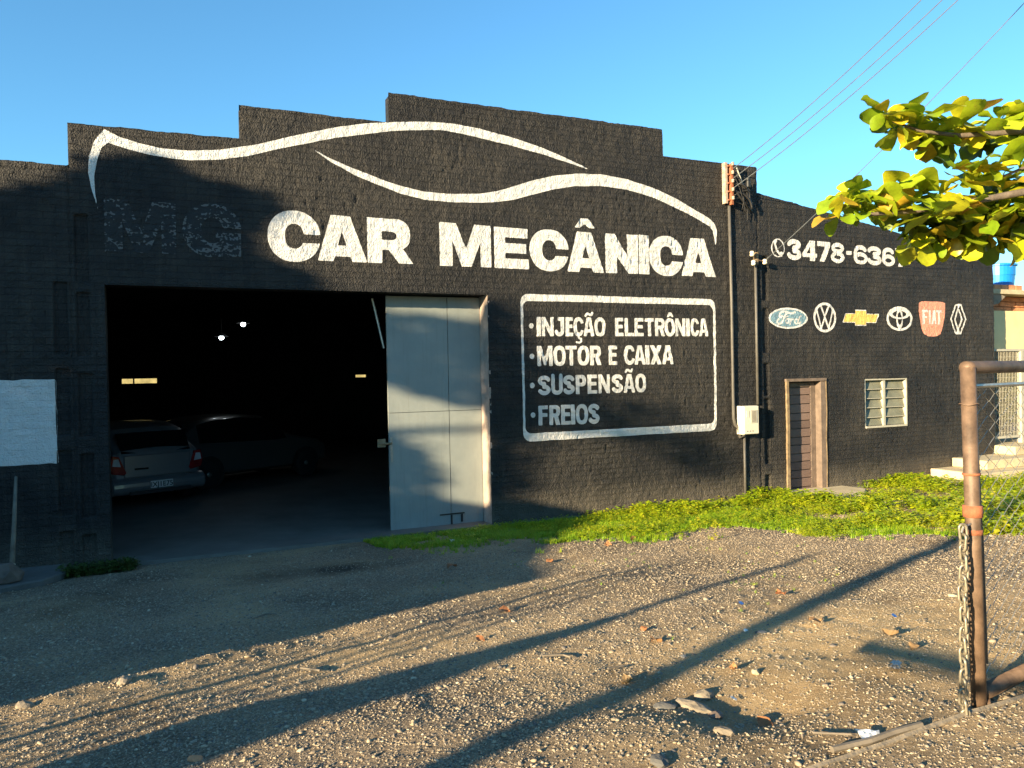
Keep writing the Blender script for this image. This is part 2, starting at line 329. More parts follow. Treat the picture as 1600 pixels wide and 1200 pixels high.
def gn_scatter(name, protos, pts, scl, rot, idx, label, cat):
    """one stuff object: points carrying scale, rotation and prototype index, instanced by geometry nodes"""
    me = bpy.data.meshes.new(name); me.vertices.add(len(pts)); me.vertices.foreach_set('co', np.asarray(pts, np.float32).ravel())
    a = me.attributes.new('scl', 'FLOAT_VECTOR', 'POINT'); a.data.foreach_set('vector', np.asarray(scl, np.float32).ravel())
    a = me.attributes.new('rot', 'FLOAT_VECTOR', 'POINT'); a.data.foreach_set('vector', np.asarray(rot, np.float32).ravel())
    a = me.attributes.new('idx', 'INT', 'POINT'); a.data.foreach_set('value', np.asarray(idx, np.int32))
    o = link(name, me)
    ng = bpy.data.node_groups.new(name+'_nodes', 'GeometryNodeTree')
    ng.interface.new_socket('Geometry', in_out='INPUT', socket_type='NodeSocketGeometry'); ng.interface.new_socket('Geometry', in_out='OUTPUT', socket_type='NodeSocketGeometry')
    gi = ng.nodes.new('NodeGroupInput'); go = ng.nodes.new('NodeGroupOutput'); jn = ng.nodes.new('GeometryNodeJoinGeometry')
    def named(n, t):
        x = ng.nodes.new('GeometryNodeInputNamedAttribute'); x.data_type = t; x.inputs[0].default_value = n; return x.outputs[0]
    s_ = named('scl', 'FLOAT_VECTOR'); r_ = named('rot', 'FLOAT_VECTOR'); i_ = named('idx', 'INT')
    for k, pr in enumerate(protos):
        oi = ng.nodes.new('GeometryNodeObjectInfo'); oi.inputs['Object'].default_value = pr; oi.inputs['As Instance'].default_value = True
        cp = ng.nodes.new('FunctionNodeCompare'); cp.data_type = 'INT'; cp.operation = 'EQUAL'
        ins = [x for x in cp.inputs if x.enabled]; ng.links.new(i_, ins[0]); ins[1].default_value = k
        io = ng.nodes.new('GeometryNodeInstanceOnPoints')
        ng.links.new(gi.outputs[0], io.inputs['Points']); ng.links.new(cp.outputs[0], io.inputs['Selection']); ng.links.new(oi.outputs['Geometry'], io.inputs['Instance'])
        er = ng.nodes.new('FunctionNodeEulerToRotation'); ng.links.new(r_, er.inputs[0]); ng.links.new(er.outputs[0], io.inputs['Rotation']); ng.links.new(s_, io.inputs['Scale'])
        ng.links.new(io.outputs[0], jn.inputs[0])
    ng.links.new(jn.outputs[0], go.inputs[0])
    md = o.modifiers.new('scatter', 'NODES'); md.node_group = ng
    return prop(o, label, cat, kind='stuff')
def proto(name, me, mat, smooth=False):
    o = bpy.data.objects.new(name, me); me.materials.append(mat)
    if smooth: me.shade_smooth()
    return o

# ------------------------------------------------------------------ the ground
def sandf(x, y):
    s = np.exp(-(((x-4.0)/1.5)**2+((y+7.5)/.8)**2)**1.0)*1.5 + np.exp(-(((x-1.2)/1.2)**2+((y+5.9)/.35)**2))*.5
    return np.clip(s + vnoise(x, y, .7, 5)*.5 + .12, 0, 1)
def zg(x, y):
    x = np.asarray(x, float); y = np.asarray(y, float)
    z = -.088*np.clip(y, -11.5, 0) - .01
    near = sstep(.3, -1.2, y)
    z = z + near*(vnoise(x, y, 1.3, 1)*.05 + vnoise(x, y, .45, 2)*.024 + vnoise(x, y, .16, 3)*.011) + (vnoise(x, y, .07, 4)*.007)*sstep(-30, -14, y)
    # the low ridge of scraped gravel at the left, and the rubble dip in front
    d = (y+5.75-.36*(x+.6)); z += .032*np.exp(-(d/.15)**2)*sstep(1.0, .2, x)*(1+vnoise(x, y, .12, 8)*1.0)
    z -= .07*np.exp(-(((x-2.55)/.35)**2+((y+7.95)/.22)**2)); z += .05*np.exp(-(((x-1.9)/.5)**2+((y+7.95)/.25)**2))
    z = z*1.0 - sstep(-.05, .3, y)*.12
    return z
def axis(fine0, fine1, step, far):
    a = list(np.arange(fine0, fine1+1e-6, step)); g = step; x = fine1
    while x < far: g *= 1.35; x += g; a.append(x)
    g = step; x = fine0
    while x > -far: g *= 1.35; x -= g; a.insert(0, x)
    return np.array(a)
def grid_faces(nx, ny):
    i = np.arange(nx-1); j = np.arange(ny-1); I, J = np.meshgrid(i, j, indexing='ij'); a = (I*ny+J).ravel()
    return np.stack([a, a+ny, a+ny+1, a+1], 1)
def np_mesh(name, V, Fq):
    me = bpy.data.meshes.new(name); me.vertices.add(len(V)); me.vertices.foreach_set('co', V.astype(np.float32).ravel())
    me.loops.add(Fq.size); me.loops.foreach_set('vertex_index', Fq.astype(np.int32).ravel())
    me.polygons.add(len(Fq)); me.polygons.foreach_set('loop_start', np.arange(0, Fq.size, 4, dtype=np.int32)); me.update(calc_edges=True); me.validate(); return me
gx = axis(-2.2, 10.0, .03, 900); gy = axis(-9.8, 0.0, .03, 900)
GX, GY = np.meshgrid(gx, gy, indexing='ij')
V = np.stack([GX, GY, zg(GX, GY)], -1).reshape(-1, 3)
gme = np_mesh('ground', V, grid_faces(len(gx), len(gy)))
_sx, _sy = gnd(520, 888); st_at = gme.attributes.new('stain', 'FLOAT', 'POINT'); _d = ((V[:, 0]-_sx)/.75)**2+((V[:, 1]-_sy)/.30)**2+vnoise(V[:, 0], V[:, 1], .2, 6)*.9
st_at.data.foreach_set('value', (np.exp(-np.clip(_d, 0, 50))*.8).astype(np.float32))
sa = gme.attributes.new('sand', 'FLOAT', 'POINT'); sa.data.foreach_set('value', sandf(V[:, 0], V[:, 1]).astype(np.float32))
prop(link('ground', gme, M['ground'], smooth=True), kind='structure')

# ------------------------------------------------------------------ facade
X0, X1, ZB, ST = -3.6, 16.12, -.30, .02
STEPS = [(-1e9, -1.08, 4.99), (-1.08, .93, 5.525), (.93, 2.97, 5.98), (2.97, 7.70, 6.41), (7.70, 9.73, 5.96)]
def top(x):
    x = np.asarray(x, float); z = 5.50-(x-9.73)*.1415
    for a, b, h in STEPS: z = np.where((x >= a) & (x < b), h, z)
    return z
OPEN = [(-.72, 4.44, -1, 3.54), (10.36, 11.28, -1, 2.10), (12.30, 13.48, 1.14, 2.10)]
SLOTS = [(9.81, 9.925, a, b) for a, b in ((3.57, 4.37), (2.64, 3.44), (1.86, 2.44), (.62, 1.80), (-.02, .42))]
SLOTS += [(-1.02, -.90, a, b) for a, b in ((3.58, 4.40), (2.66, 3.44), (1.66, 2.44), (.66, 1.44), (-.1, .44))]
SLOTS += [(-1.27, -1.14, a, b) for a, b in ((2.68, 3.56), (1.70, 2.50), (.70, 1.50), (-.1, .50))]
hx = np.arange(X0, X1+ST, ST); hz = np.arange(ZB, 6.70, ST); HX, HZ = np.meshgrid(hx, hz, indexing='ij')
def relief(x, z):
    smooth_reg = sstep(9.6, 10.1, x)
    row = np.floor((z+.3)/.085); jz = np.abs(((z+.3)/.085) % 1 - .5)*2
    off = (row % 2)*.5 + vnoise(row*3.1, row*0, 1, 21)*.5
    w = .27; jx = np.abs((x/w+off) % 1 - .5)*2
    h = vnoise(x, z, .05, 31)*.012*(1-.4*smooth_reg) + vnoise(x, z, .11, 32)*.008 + vnoise(x, z, .9, 33)*.02
    bid = vnoise(np.floor(x/w+off)*7.3, row*5.7, 1, 34)*.005
    vis = .35+.9*sstep(-.15, .3, vnoise(x, z, 1.1, 35))
    h = h + bid*vis - sstep(.80, 1.0, jz)*.0055*vis - sstep(.90, 1.0, jx)*.013*vis*(.3+vnoise(np.floor(x/w+off)*3.3, row*2.7, 1, 36)+.5)
    return h
H = relief(HX, HZ)
H -= .013*((HX > -1.09) & (HX < -1.06)) + .012*((HX > 9.70) & (HX < 9.73)) + .008*((HX > 9.95) & (HX < 9.98))
for a, b, c, d in SLOTS: H[(HX > a-.004) & (HX < b+.004) & (HZ > c) & (HZ < d)] -= .07
def hgt(x, z):
    u = (np.asarray(x, float)-X0)/ST; w = (np.asarray(z, float)-ZB)/ST
    i = np.clip(np.floor(u).astype(int), 0, len(hx)-2); j = np.clip(np.floor(w).astype(int), 0, len(hz)-2); fu = u-i; fw = w-j
    return H[i, j]*(1-fu)*(1-fw)+H[i+1, j]*fu*(1-fw)+H[i, j+1]*(1-fu)*fw+H[i+1, j+1]*fu*fw
def build_front(parent):
    nx, nz = len(hx), len(hz); F = grid_faces(nx, nz)
    I = F[:, 0]//nz; J = F[:, 0] % nz; xc = hx[I]+ST/2; zc = hz[J]+ST/2
    keep = hz[J] < top(xc)-.002
    for a, b, c, d in OPEN: keep &= ~((xc > a) & (xc < b) & (zc > c) & (zc < d))
    F = F[keep]
    tv = np.maximum(top(hx-.01), top(hx+.01)) + vnoise(hx, hx*0, .28, 41)*.022 + vnoise(hx, hx*0, .06, 42)*.012
    Zv = np.minimum(HZ, tv[:, None]); V = np.stack([HX, -H, Zv], -1).reshape(-1, 3)
    used = np.unique(F); mp = -np.ones(len(V), int); mp[used] = np.arange(len(used))
    me = np_mesh('front_wall', V[used], mp[F]); return link('front_wall', me, M['wall'], parent, smooth=True)

bld = thing('workshop_building', 'black painted brick repair shop with stepped parapet and a wide open doorway', 'building')
front = build_front(bld)
# the body of the wall behind its face
mb = MB(); t = .2; y0 = .035
for a, b, zt in ((X0, -1.08, 4.96), (-1.08, -.74, 5.49)): mb.box(a, b, y0, t, -.3, zt)
mb.box(-.74, .93, y0, t, 3.56, 5.49).box(.93, 2.97, y0, t, 3.56, 5.95).box(2.97, 4.46, y0, t, 3.56, 6.37).box(4.46, 7.70, y0, t, -.3, 6.37).box(7.70, 9.73, y0, t, -.3, 5.92)
mb.prism([(9.73, 2.12), (16.10, 2.12), (16.10, 4.56), (9.73, 5.45)], 'y', y0, t)
mb.box(9.73, 10.34, y0, t, -.3, 2.12).box(11.30, 12.28, y0, t, -.3, 2.12).box(12.28, 13.50, y0, t, -.3, 1.12).box(13.50, 16.10, y0, t, -.3, 2.12)
mb.build('wall_core', M['wall'], bld)
# top edge strip so the wall shows its thickness from above
mb = MB()
for a, b, zt in ((X0, -1.08, 4.985), (-1.08, .93, 5.52), (.93, 2.97, 5.975), (2.97, 7.70, 6.40), (7.70, 9.73, 5.955)): mb.box(a+.004, b-.004, .004, .034, zt-.05, zt-.012)
mb.build('coping', M['wall'], bld)
# interior shell
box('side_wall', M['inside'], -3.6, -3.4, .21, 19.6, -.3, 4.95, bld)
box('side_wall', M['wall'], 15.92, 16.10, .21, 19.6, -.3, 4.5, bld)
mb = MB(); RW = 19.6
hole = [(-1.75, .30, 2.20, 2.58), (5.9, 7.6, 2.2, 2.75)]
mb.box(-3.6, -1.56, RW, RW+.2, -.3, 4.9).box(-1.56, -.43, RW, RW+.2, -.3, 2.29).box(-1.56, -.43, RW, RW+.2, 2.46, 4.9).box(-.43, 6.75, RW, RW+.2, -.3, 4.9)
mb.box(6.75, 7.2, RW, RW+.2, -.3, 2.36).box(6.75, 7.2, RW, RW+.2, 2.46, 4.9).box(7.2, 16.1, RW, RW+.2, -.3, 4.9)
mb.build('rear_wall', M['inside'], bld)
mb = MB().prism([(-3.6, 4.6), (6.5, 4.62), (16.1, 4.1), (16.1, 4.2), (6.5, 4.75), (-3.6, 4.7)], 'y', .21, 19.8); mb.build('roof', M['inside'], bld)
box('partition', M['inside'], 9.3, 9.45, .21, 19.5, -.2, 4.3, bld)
for xx in (-1.20, ): box('window_mullion', M['dark'], xx, xx+.05, RW-.03, RW-.005, 2.29, 2.46, bld)
# jambs and lintel soffit of the big doorway
box('jamb', M['jamb'], 4.442, 4.47, .004, .36, -.1, 3.54, bld); box('jamb', M['wall'], -.745, -.722, .004, .36, -.1, 3.54, bld)
box('lintel', M['wall'], -.72, 4.44, .012, .36, 3.545, 3.56, bld)
prop(box('interior_floor', M['floor'], -3.4, 15.9, -.02, 19.6, -.3, .035), kind='structure')
# small step of the threshold, uneven
# ---- big metal door leaf, sheets
def sheet(name, x0, x1, z0, z1, par, yy, seed, mat):
    nxs, nzs = 8, 14; v = []; f = []
    for i in range(nxs+1):
        for j in range(nzs+1):
            x = x0+(x1-x0)*i/nxs; z = z0+(z1-z0)*j/nzs
            v.append((x, yy-.012-.014*float(vnoise(x*1.0, z*1.0, .55, seed)), z))
    n = len(v); v += [(x0, yy+.03, z0), (x1, yy+.03, z0), (x1, yy+.03, z1), (x0, yy+.03, z1)]
    for i in range(nxs):
        for j in range(nzs): a = i*(nzs+1)+j; f.append((a, a+nzs+1, a+nzs+2, a+1))
    f.append((n, n+3, n+2, n+1))
    f.append(tuple(i*(nzs+1) for i in range(nxs, -1, -1))+(n, n+1)); f.append(tuple(i*(nzs+1)+nzs for i in range(nxs+1))+(n+2, n+3))
    f.append(tuple(range(nzs+1))+(n+3, n)); f.append(tuple(nxs*(nzs+1)+j for j in range(nzs, -1, -1))+(n+1, n+2))
    return link(name, pymesh(name, v, f), mat, par, smooth=False)
leafx0, leafx1, seamx, seamz = 2.955, 4.435, 3.905, 1.78
door = box('metal_door', M['door_metal'], leafx0+.01, leafx1, .385, .42, -.02, 3.53, bld)
for x0_, x1_ in ((leafx0, seamx-.005), (seamx+.005, leafx1)):
    for z0_, z1_ in ((-.0, seamz-.004), (seamz+.004, 3.52)): sheet('sheet', x0_, x1_, z0_, z1_, door, .345, int(x0_*10+z0_*3), M['door_metal'])
box('bottom_strip', M['dark'], 3.72, 4.12, .322, .330, .185, .205, door); box('bottom_strip', M['dark'], 3.895, 3.92, .321, .331, .0, .18, door)
box('bottom_strip', M['dark'], 4.06, 4.09, .321, .330, .06, .18, door)
MB().box(2.97, 3.0, .318, .334, 1.05, 1.42).build('latch_plate', M['galv'], door)
MB().tube([(2.80, .33, 1.33), (2.99, .31, 1.33)], .016).box(2.78, 2.90, .33, .345, 1.28, 1.40).build('bolt', M['jamb_wood'], door)
MB().tube([(2.80, .55, 3.50), (2.95, .50, 2.75)], .02).build('door_brace', M['galv'], door)
# ---- plank door
dx0, dx1, dz1 = 10.36, 11.28, 2.10
wd = box('wooden_door', M['stile_wood'], dx0+.02, dx1-.02, .17, .20, -.08, 2.08, bld)
z = -.06; k = 0; pxz = [1.97, 1.83, 1.66, 1.49, 1.35, 1.20, 1.04, .89, .73, .58, .42, .27, .10, -.06]
for a, b in zip(pxz[1:], pxz[:-1]):
    box('plank', M['plank'], dx0+.17+random.uniform(-.004, .004), 11.04, .135+random.uniform(-.006, .006), .168, a+.007, b-.007, wd, bevel=.004)
box('stile', M['stile_wood'], 11.045, 11.16, .128, .168, -.07, 2.06, wd, .004)
box('stile', M['stile_wood'], dx0+.03, dx0+.165, .13, .168, -.07, 2.06, wd, .004); box('top_rail', M['stile_wood'], dx0+.17, 11.04, .13, .168, 1.985, 2.06, wd, .004)
fr = MB().prism([(10.295, -.05), (10.37, -.05), (10.365, .7), (10.372, 1.3), (10.36, 2.13), (10.31, 2.13), (10.315, 1.2), (10.305, .6)], 'y', -.035, .125).build('door_frame', M['jamb_wood'], bld)
MB().prism([(11.165, -.08), (11.27, -.08), (11.285, .6), (11.27, 1.0), (11.295, 1.5), (11.28, 2.08), (11.165, 2.08)], 'y', -.012, .168).build('frame_post', M['stile_wood'], fr)
MB().prism([(11.272, -.08), (11.29, -.08), (11.305, .6), (11.29, 1.0), (11.312, 1.5), (11.30, 2.08), (11.283, 2.08), (11.297, 1.5), (11.273, 1.0), (11.287, .6)], 'y', -.02, .05).build('frame_edge', M['jamb_wood'], fr)
box('frame_head', M['stile_wood'], 10.30, 11.30, -.03, .16, 2.085, 2.14, fr, .005)
prop(MB().prism([(10.2, -1.05), (11.2, -.95), (11.75, -.5), (11.7, .10), (10.35, .12), (10.1, -.3)], 'z', -.1, .075).build('doorstep', M['cream_concrete'], bevel=.02), 'low rough cement step lying in front of the narrow plank door', 'doorstep')
# ---- louvred window
wx0, wx1, wz0, wz1 = 12.30, 13.48, 1.14, 2.10
win = MB().box(wx0, wx0+.03, .0, .13, wz0, wz1).box(wx1-.03, wx1, .0, .13, wz0, wz1).box(wx0+.03, wx1-.03, .0, .13, wz1-.03, wz1).box(wx0+.03, wx1-.03, -.02, .13, wz0, wz0+.035).build('window', M['white'], bld)
box('window_back', M['dark'], wx0+.01, wx1-.01, .19, .2, wz0, wz1, win)
mxx = (wx0+wx1)/2-.03
box('mullion', M['white'], mxx-.03, mxx+.03, .02, .10, wz0+.036, wz1-.031, win)
rows = [1.175, 1.345, 1.535, 1.715, 1.895, 2.07]
for r in range(5):
    for a, b in ((wx0+.035, mxx-.032), (mxx+.032, wx1-.035)):
        z0_, z1_ = rows[r]+.008, rows[r+1]-.006
        MB().prism([(.045, z0_), (.052, z0_), (.098, z1_), (.091, z1_)], 'x', a, b).build('pane', M['louvre'], win)
for r in range(1, 5): box('glazing_bar', M['white'], wx0+.032, mxx-.031, .03, .042, rows[r]-.008, rows[r]+.006, win); box('glazing_bar', M['white'], mxx+.031, wx1-.032, .03, .042, rows[r]-.008, rows[r]+.006, win)

# ------------------------------------------------------------------ painted lettering and emblems (flat paint that follows the relief of the wall)
def paint(name, sdf, x0, x1, z0, z1, mat, step=.012, off=.0035, parent=None):
    xs = np.arange(x0-step, x1+2*step, step); zs = np.arange(z0-step, z1+2*step, step)
    X, Z = np.meshgrid(xs, zs, indexing='ij'); D = sdf(X, Z); ins = D < 0
    P = []; key = {}; F = []
    def corner(i, j):
        k = (i, j)
        if k not in key: key[k] = len(P); P.append((xs[i], zs[j]))
        return key[k]
    def cross(i, j, i2, j2):
        if (i, j) > (i2, j2): i, j, i2, j2 = i2, j2, i, j
        k = (i, j, i2, j2)
        if k not in key:
            a, b = D[i, j], D[i2, j2]; t_ = a/(a-b); key[k] = len(P); P.append((xs[i]+(xs[i2]-xs[i])*t_, zs[j]+(zs[j2]-zs[j])*t_))
        return key[k]
    s = ins[:-1, :-1].astype(int)+ins[1:, :-1]+ins[1:, 1:]+ins[:-1, 1:]
    for i, j in zip(*np.nonzero(s)):
        i = int(i); j = int(j); cs = [(i, j), (i+1, j), (i+1, j+1), (i, j+1)]
        poly = []
        for q in range(4):
            a = cs[q]; b = cs[(q+1) % 4]
            if ins[a]: poly.append(corner(*a))
            if ins[a] != ins[b]: poly.append(cross(*a, *b))
        if len(poly) >= 3: F.append(poly)
    if not F: return None
    A = np.array(P); Y = -(hgt(A[:, 0], A[:, 1])+off)
    me = bpy.data.meshes.new(name); me.from_pydata(list(zip(A[:, 0].tolist(), Y.tolist(), A[:, 1].tolist())), [], F); me.update()
    return link(name, me, mat, parent if parent is not None else front, smooth=True)
U_ = lambda *a: np.minimum.reduce(a)
def sub(a, b): return np.maximum(a, -b)
def s_poly(X, Z, pts):
    d = np.full(X.shape, 1e9); s = np.ones(X.shape); n = len(pts)
    for i in range(n):
        ax, az = pts[i]; bx, bz = pts[i-1]; ex, ez = bx-ax, bz-az; wx, wz = X-ax, Z-az
        t_ = np.clip((wx*ex+wz*ez)/(ex*ex+ez*ez+1e-12), 0, 1); d = np.minimum(d, (wx-ex*t_)**2+(wz-ez*t_)**2)
        c1 = Z >= az; c2 = Z < bz; c3 = ex*wz > ez*wx
        fl = (c1 & c2 & c3) | (~c1 & ~c2 & ~c3); s = np.where(fl, -s, s)
    return s*np.sqrt(d)
def s_ell(X, Z, cx, cz, rx, rz, p=2.0): return ((np.abs(X-cx)/rx)**p+(np.abs(Z-cz)/rz)**p)**(1/p)*min(rx, rz)-min(rx, rz)
def s_box(X, Z, x0, x1, z0, z1): return np.maximum(np.maximum(x0-X, X-x1), np.maximum(z0-Z, Z-z1))
def s_line(X, Z, pts, r):
    d = np.full(X.shape, 1e9)
    for (ax, az), (bx, bz) in zip(pts[:-1], pts[1:]):
        ex, ez = bx-ax, bz-az; t_ = np.clip(((X-ax)*ex+(Z-az)*ez)/(ex*ex+ez*ez+1e-12), 0, 1); d = np.minimum(d, np.hypot(X-ax-ex*t_, Z-az-ez*t_))
    return d-r
def arc(cx, cz, rx, rz, a0, a1, n=14): return [(cx+rx*math.cos(math.radians(a0+(a1-a0)*i/n)), cz+rz*math.sin(math.radians(a0+(a1-a0)*i/n))) for i in range(n+1)]
# heavy grotesque caps on a unit box
def hv(ch, u, v):
    if ch == 'C' or ch == 'G':
        o = s_ell(u, v, .5, .5, .51, .515, 2.15); i = s_ell(u, v, .50, .5, .185, .25, 2.2); d = sub(o, i); d = sub(d, s_box(u, v, .52, 1.2, .37, .545))
        if ch == 'G': d = U_(d, s_box(u, v, .56, 1.0, .34, .46), s_box(u, v, .74, 1.0, -.0, .46))
        return d
    P = {'A': [(0, 0), (.273, 1), (.667, 1), (1, 0), (.70, 0), (.655, .11), (.345, .11), (.31, 0)],
         'M': [(0, 0), (0, 1), (.32, 1), (.51, .42), (.67, 1), (1, 1), (1, 0), (.79, 0), (.79, .6), (.61, 0), (.42, 0), (.245, .6), (.245, 0)],
         'E': [(0, 0), (0, 1), (.98, 1), (.98, .76), (.32, .76), (.32, .62), (.93, .62), (.93, .38), (.32, .38), (.32, .245), (1, .245), (1, 0)],
         'N': [(0, 0), (0, 1), (.29, 1), (.67, .45), (.66, 1), (1, 1), (1, 0), (.70, 0), (.346, .42), (.346, 0)],
         'I': [(0, 0), (0, 1), (1, 1), (1, 0)],
         '^': [(0, 0), (.30, 1), (.68, 1), (1, 0), (.72, 0), (.49, .42), (.25, 0)]}
    if ch == 'R':
        o = U_(s_box(u, v, 0, .315, 0, 1), s_box(u, v, .3, .62, .30, 1), s_ell(u, v, .60, .655, .345, .35, 2.4), s_poly(u, v, [(.44, .33), (.68, 0), (1, 0), (.76, .36), (.6, .42)]))
        return sub(o, U_(s_box(u, v, .315, .50, .52, .715), s_ell(u, v, .50, .6175, .145, .0975, 2.2)))
    d = s_poly(u, v, P[ch])
    if ch == 'A': d = sub(d, s_poly(u, v, [(.405, .35), (.49, .66), (.585, .35)]))
    return d
def lerp(a, b, t_): return a+(b-a)*t_
def letter(fn, ch, xa, xb, tl, bl, tr, br, mat=None, name='letter', step=.012, warp=None, off=None):
    """map a glyph on its unit box to the wall quad that the four photo measurements give"""
    ax, az = fac(xa, bl); bx, bz = fac(xb, br); _, atz = fac(xa, tl); _, btz = fac(xb, tr)
    w = bx-ax
    def sdf(X, Z):
        u = (X-ax)/w; lo = az+(bz-az)*u; hi = atz+(btz-atz)*u; v = (Z-lo)/(hi-lo)
        jit = vnoise(X, Z, .035, 77)*.020 + vnoise(X, Z, .12, 78)*.012
        d = fn(ch, u, v) + jit*.5/ w*.25
        if warp is not None: d = warp(d, X, Z)
        return d
    zl = min(az, bz)-.12; zh = max(atz, btz)+.12
    return paint(name, sdf, ax-.06, bx+.06, zl, zh, mat or M['white_paint'], step, .0055 if warp is not None else .0035)
for ch, a, b, tl, bl, tr, br in [('C', 419.7, 500.6, 328, 407.2, 333, 409), ('A', 496.7, 574, 334, 407, 340.5, 410.2), ('R', 574.8, 645.6, 339.2, 410.5, 345, 412.6),
        ('M', 687.4, 767.9, 346.8, 415.2, 353.2, 418), ('E', 772.8, 826.7, 354, 418.5, 358, 420.8), ('C', 828.8, 888.3, 357.2, 421.4, 361.8, 424.4),
        ('A', 886.5, 943.9, 360.3, 424.2, 365.2, 426.6), ('N', 946.3, 997.5, 364.6, 426.5, 367.2, 428), ('I', 998.8, 1015, 366.8, 428, 368.2, 428.8),
        ('C', 1015.6, 1067.5, 367.6, 428.8, 371.5, 432), ('A', 1065, 1118, 371, 430.6, 374.4, 433), ('^', 897.5, 929.7, 340.2, 355.4, 342.6, 357.2)]:
    letter(hv, ch, a, b, tl, bl, tr, br)
# the painted-over letters M G: only flakes of white survive
def flake(d, X, Z):
    n = vnoise(X, Z*1.8, .028, 91)+vnoise(X*.7, Z*2.0, .07, 92)*.8+vnoise(X, Z, .016, 93)*.7
    edge = np.clip(np.abs(d)*18, 0, 1)
    right = sstep(1.0, .4, np.abs(X-1.0)+.5*np.abs(Z-4.15))
    return np.maximum(d, (.25-.25*(1-edge)-.13*right)-n*.62)
def ghostm(ch, u, v): return hv(ch, u, v)
for ch, a, b, tl, bl, tr, br in [('M', 164, 276, 310, 393, 318, 397), ('G', 287, 377, 317.5, 399.5, 322, 402)]: letter(ghostm, ch, a, b, tl, bl, tr, br, M['ghost'], 'faded_letter', .0075, flake)['kind'] = 'stuff'; letter(hv, ch, a, b, tl, bl, tr, br, M['overpaint'], 'painted_over_letter', .014)

# condensed brush caps, in metres: box w by h, strokes t
def cn(ch, u, v, w, h):
    X = u*w; Z = v*h; t_ = .075*h/.37; r = t_/2*1.04; hh = t_*.92
    def P(p): return s_poly(X, Z, [(a*w, b*h) for a, b in p])
    tv = t_/w*1.02; th = hh/h
    if ch == 'I': return s_box(X, Z, 0, w, 0, h)
    if ch in 'EF':
        d = U_(s_box(X, Z, 0, t_*1.05, 0, h), s_box(X, Z, 0, w, h-hh, h), s_box(X, Z, 0, w*.93, h*.43, h*.43+hh))
        return d if ch == 'F' else U_(d, s_box(X, Z, 0, w, 0, hh))
    if ch == 'L': return U_(s_box(X, Z, 0, t_*1.05, 0, h), s_box(X, Z, 0, w, 0, hh))
    if ch == 'T': return U_(s_box(X, Z, w/2-t_*.52, w/2+t_*.52, 0, h), s_box(X, Z, 0, w, h-hh, h))
    if ch == 'O' : return sub(s_ell(X, Z, w/2, h/2, w/2, h*.505, 2.5), s_ell(X, Z, w/2, h/2, w/2-t_*.98, h*.5-hh, 2.3))
    if ch == 'C' : return sub(sub(s_ell(X, Z, w*.52, h/2, w*.52, h*.505, 2.4), s_ell(X, Z, w*.55, h/2, w*.55-t_*1.0, h*.5-hh, 2.2)), s_poly(X, Z, [(w*.60, h*.36), (w*1.1, h*.30), (w*1.1, h*.70), (w*.60, h*.66)]))
    if ch == 'A': return sub(P([(0, 0), (.30, 1), (.70, 1), (1, 0), (1-tv*.95, 0), (1-tv*.95-.07, .20), (tv*.95+.07, .20), (tv*.95, 0)]), P([(.395, .36), (.5, .80), (.605, .36)]))
    if ch == 'N': return P([(0, 0), (0, 1), (tv, 1), (1-tv*.9, .42), (1-tv*.9, 1), (1, 1), (1, 0), (1-tv, 0), (tv*.9, .58), (tv*.9, 0)])
    if ch == 'M': return P([(0, 0), (0, 1), (tv*1.15, 1), (.5, .42), (1-tv*1.15, 1), (1, 1), (1, 0), (1-tv*.95, 0), (1-tv*.95, .60), (.58, .04), (.42, .04), (tv*.95, .60), (tv*.95, 0)])
    if ch == 'X': return U_(P([(0, 1), (tv*1.25, 1), (1, 0), (1-tv*1.25, 0)]), P([(1, 1), (1-tv*1.25, 1), (0, 0), (tv*1.25, 0)]))
    if ch in 'RP':
        d = U_(s_box(X, Z, 0, t_*1.05, 0, h), sub(U_(s_box(X, Z, 0, w*.55, h*.40, h), s_ell(X, Z, w*.52, h*.70, w*.46, h*.30, 2.6)), U_(s_box(X, Z, t_*1.05, w*.5, h*.40+hh, h-hh), s_ell(X, Z, w*.5, h*.70, w*.46-t_, h*.30-hh, 2.3))))
        return d if ch == 'P' else U_(d, P([(.42, .44), (1-tv*1.2, 0), (1, 0), (.78, .46)]))
    if ch == 'U': return s_line(X, Z, [(r, h-r*.2)]+[(r, h*.4)]+arc(w/2, h*.30, w/2-r, h*.30-r, 180, 360)+[(w-r, h*.4), (w-r, h-r*.2)], r)
    if ch == 'J': return s_line(X, Z, [(w-r, h-r*.1), (w-r, h*.35)]+arc(w/2, h*.28, w/2-r, h*.28-r, 360, 195), r) if False else U_(s_line(X, Z, [(w-r, h-r), (w-r, h*.35)]+arc(w/2, h*.28, w/2-r, h*.28-r, 360, 195), r), s_box(X, Z, w*.35, w, h-hh, h))
    if ch == 'S':
        rx = w/2-r; return s_line(X, Z, arc(w/2, h*.735, rx, h*.265-r, 20, 270)+arc(w/2, h*.265, rx, h*.265-r, 90, -160), r*1.0)
    if ch == '~': return s_line(X, Z, [(w*.1, h*.2), (w*.22, h*.6), (w*.4, h*.65), (w*.6, h*.4), (w*.8, h*.38), (w*.92, h*.8)], h*.26)
    if ch == '^': return P([(0, 0), (.30, 1), (.70, 1), (1, 0), (.70, 0), (.5, .45), (.30, 0)])
    if ch == ',': return s_line(X, Z, [(w*.40, h*1.05), (w*.45, h*.72), (w*.8, h*.62), (w*.8, h*.28), (w*.5, h*.1), (w*.12, h*.16)], h*.14)
    if ch == '.': return s_ell(X, Z, w/2, h/2, w/2, h/2)
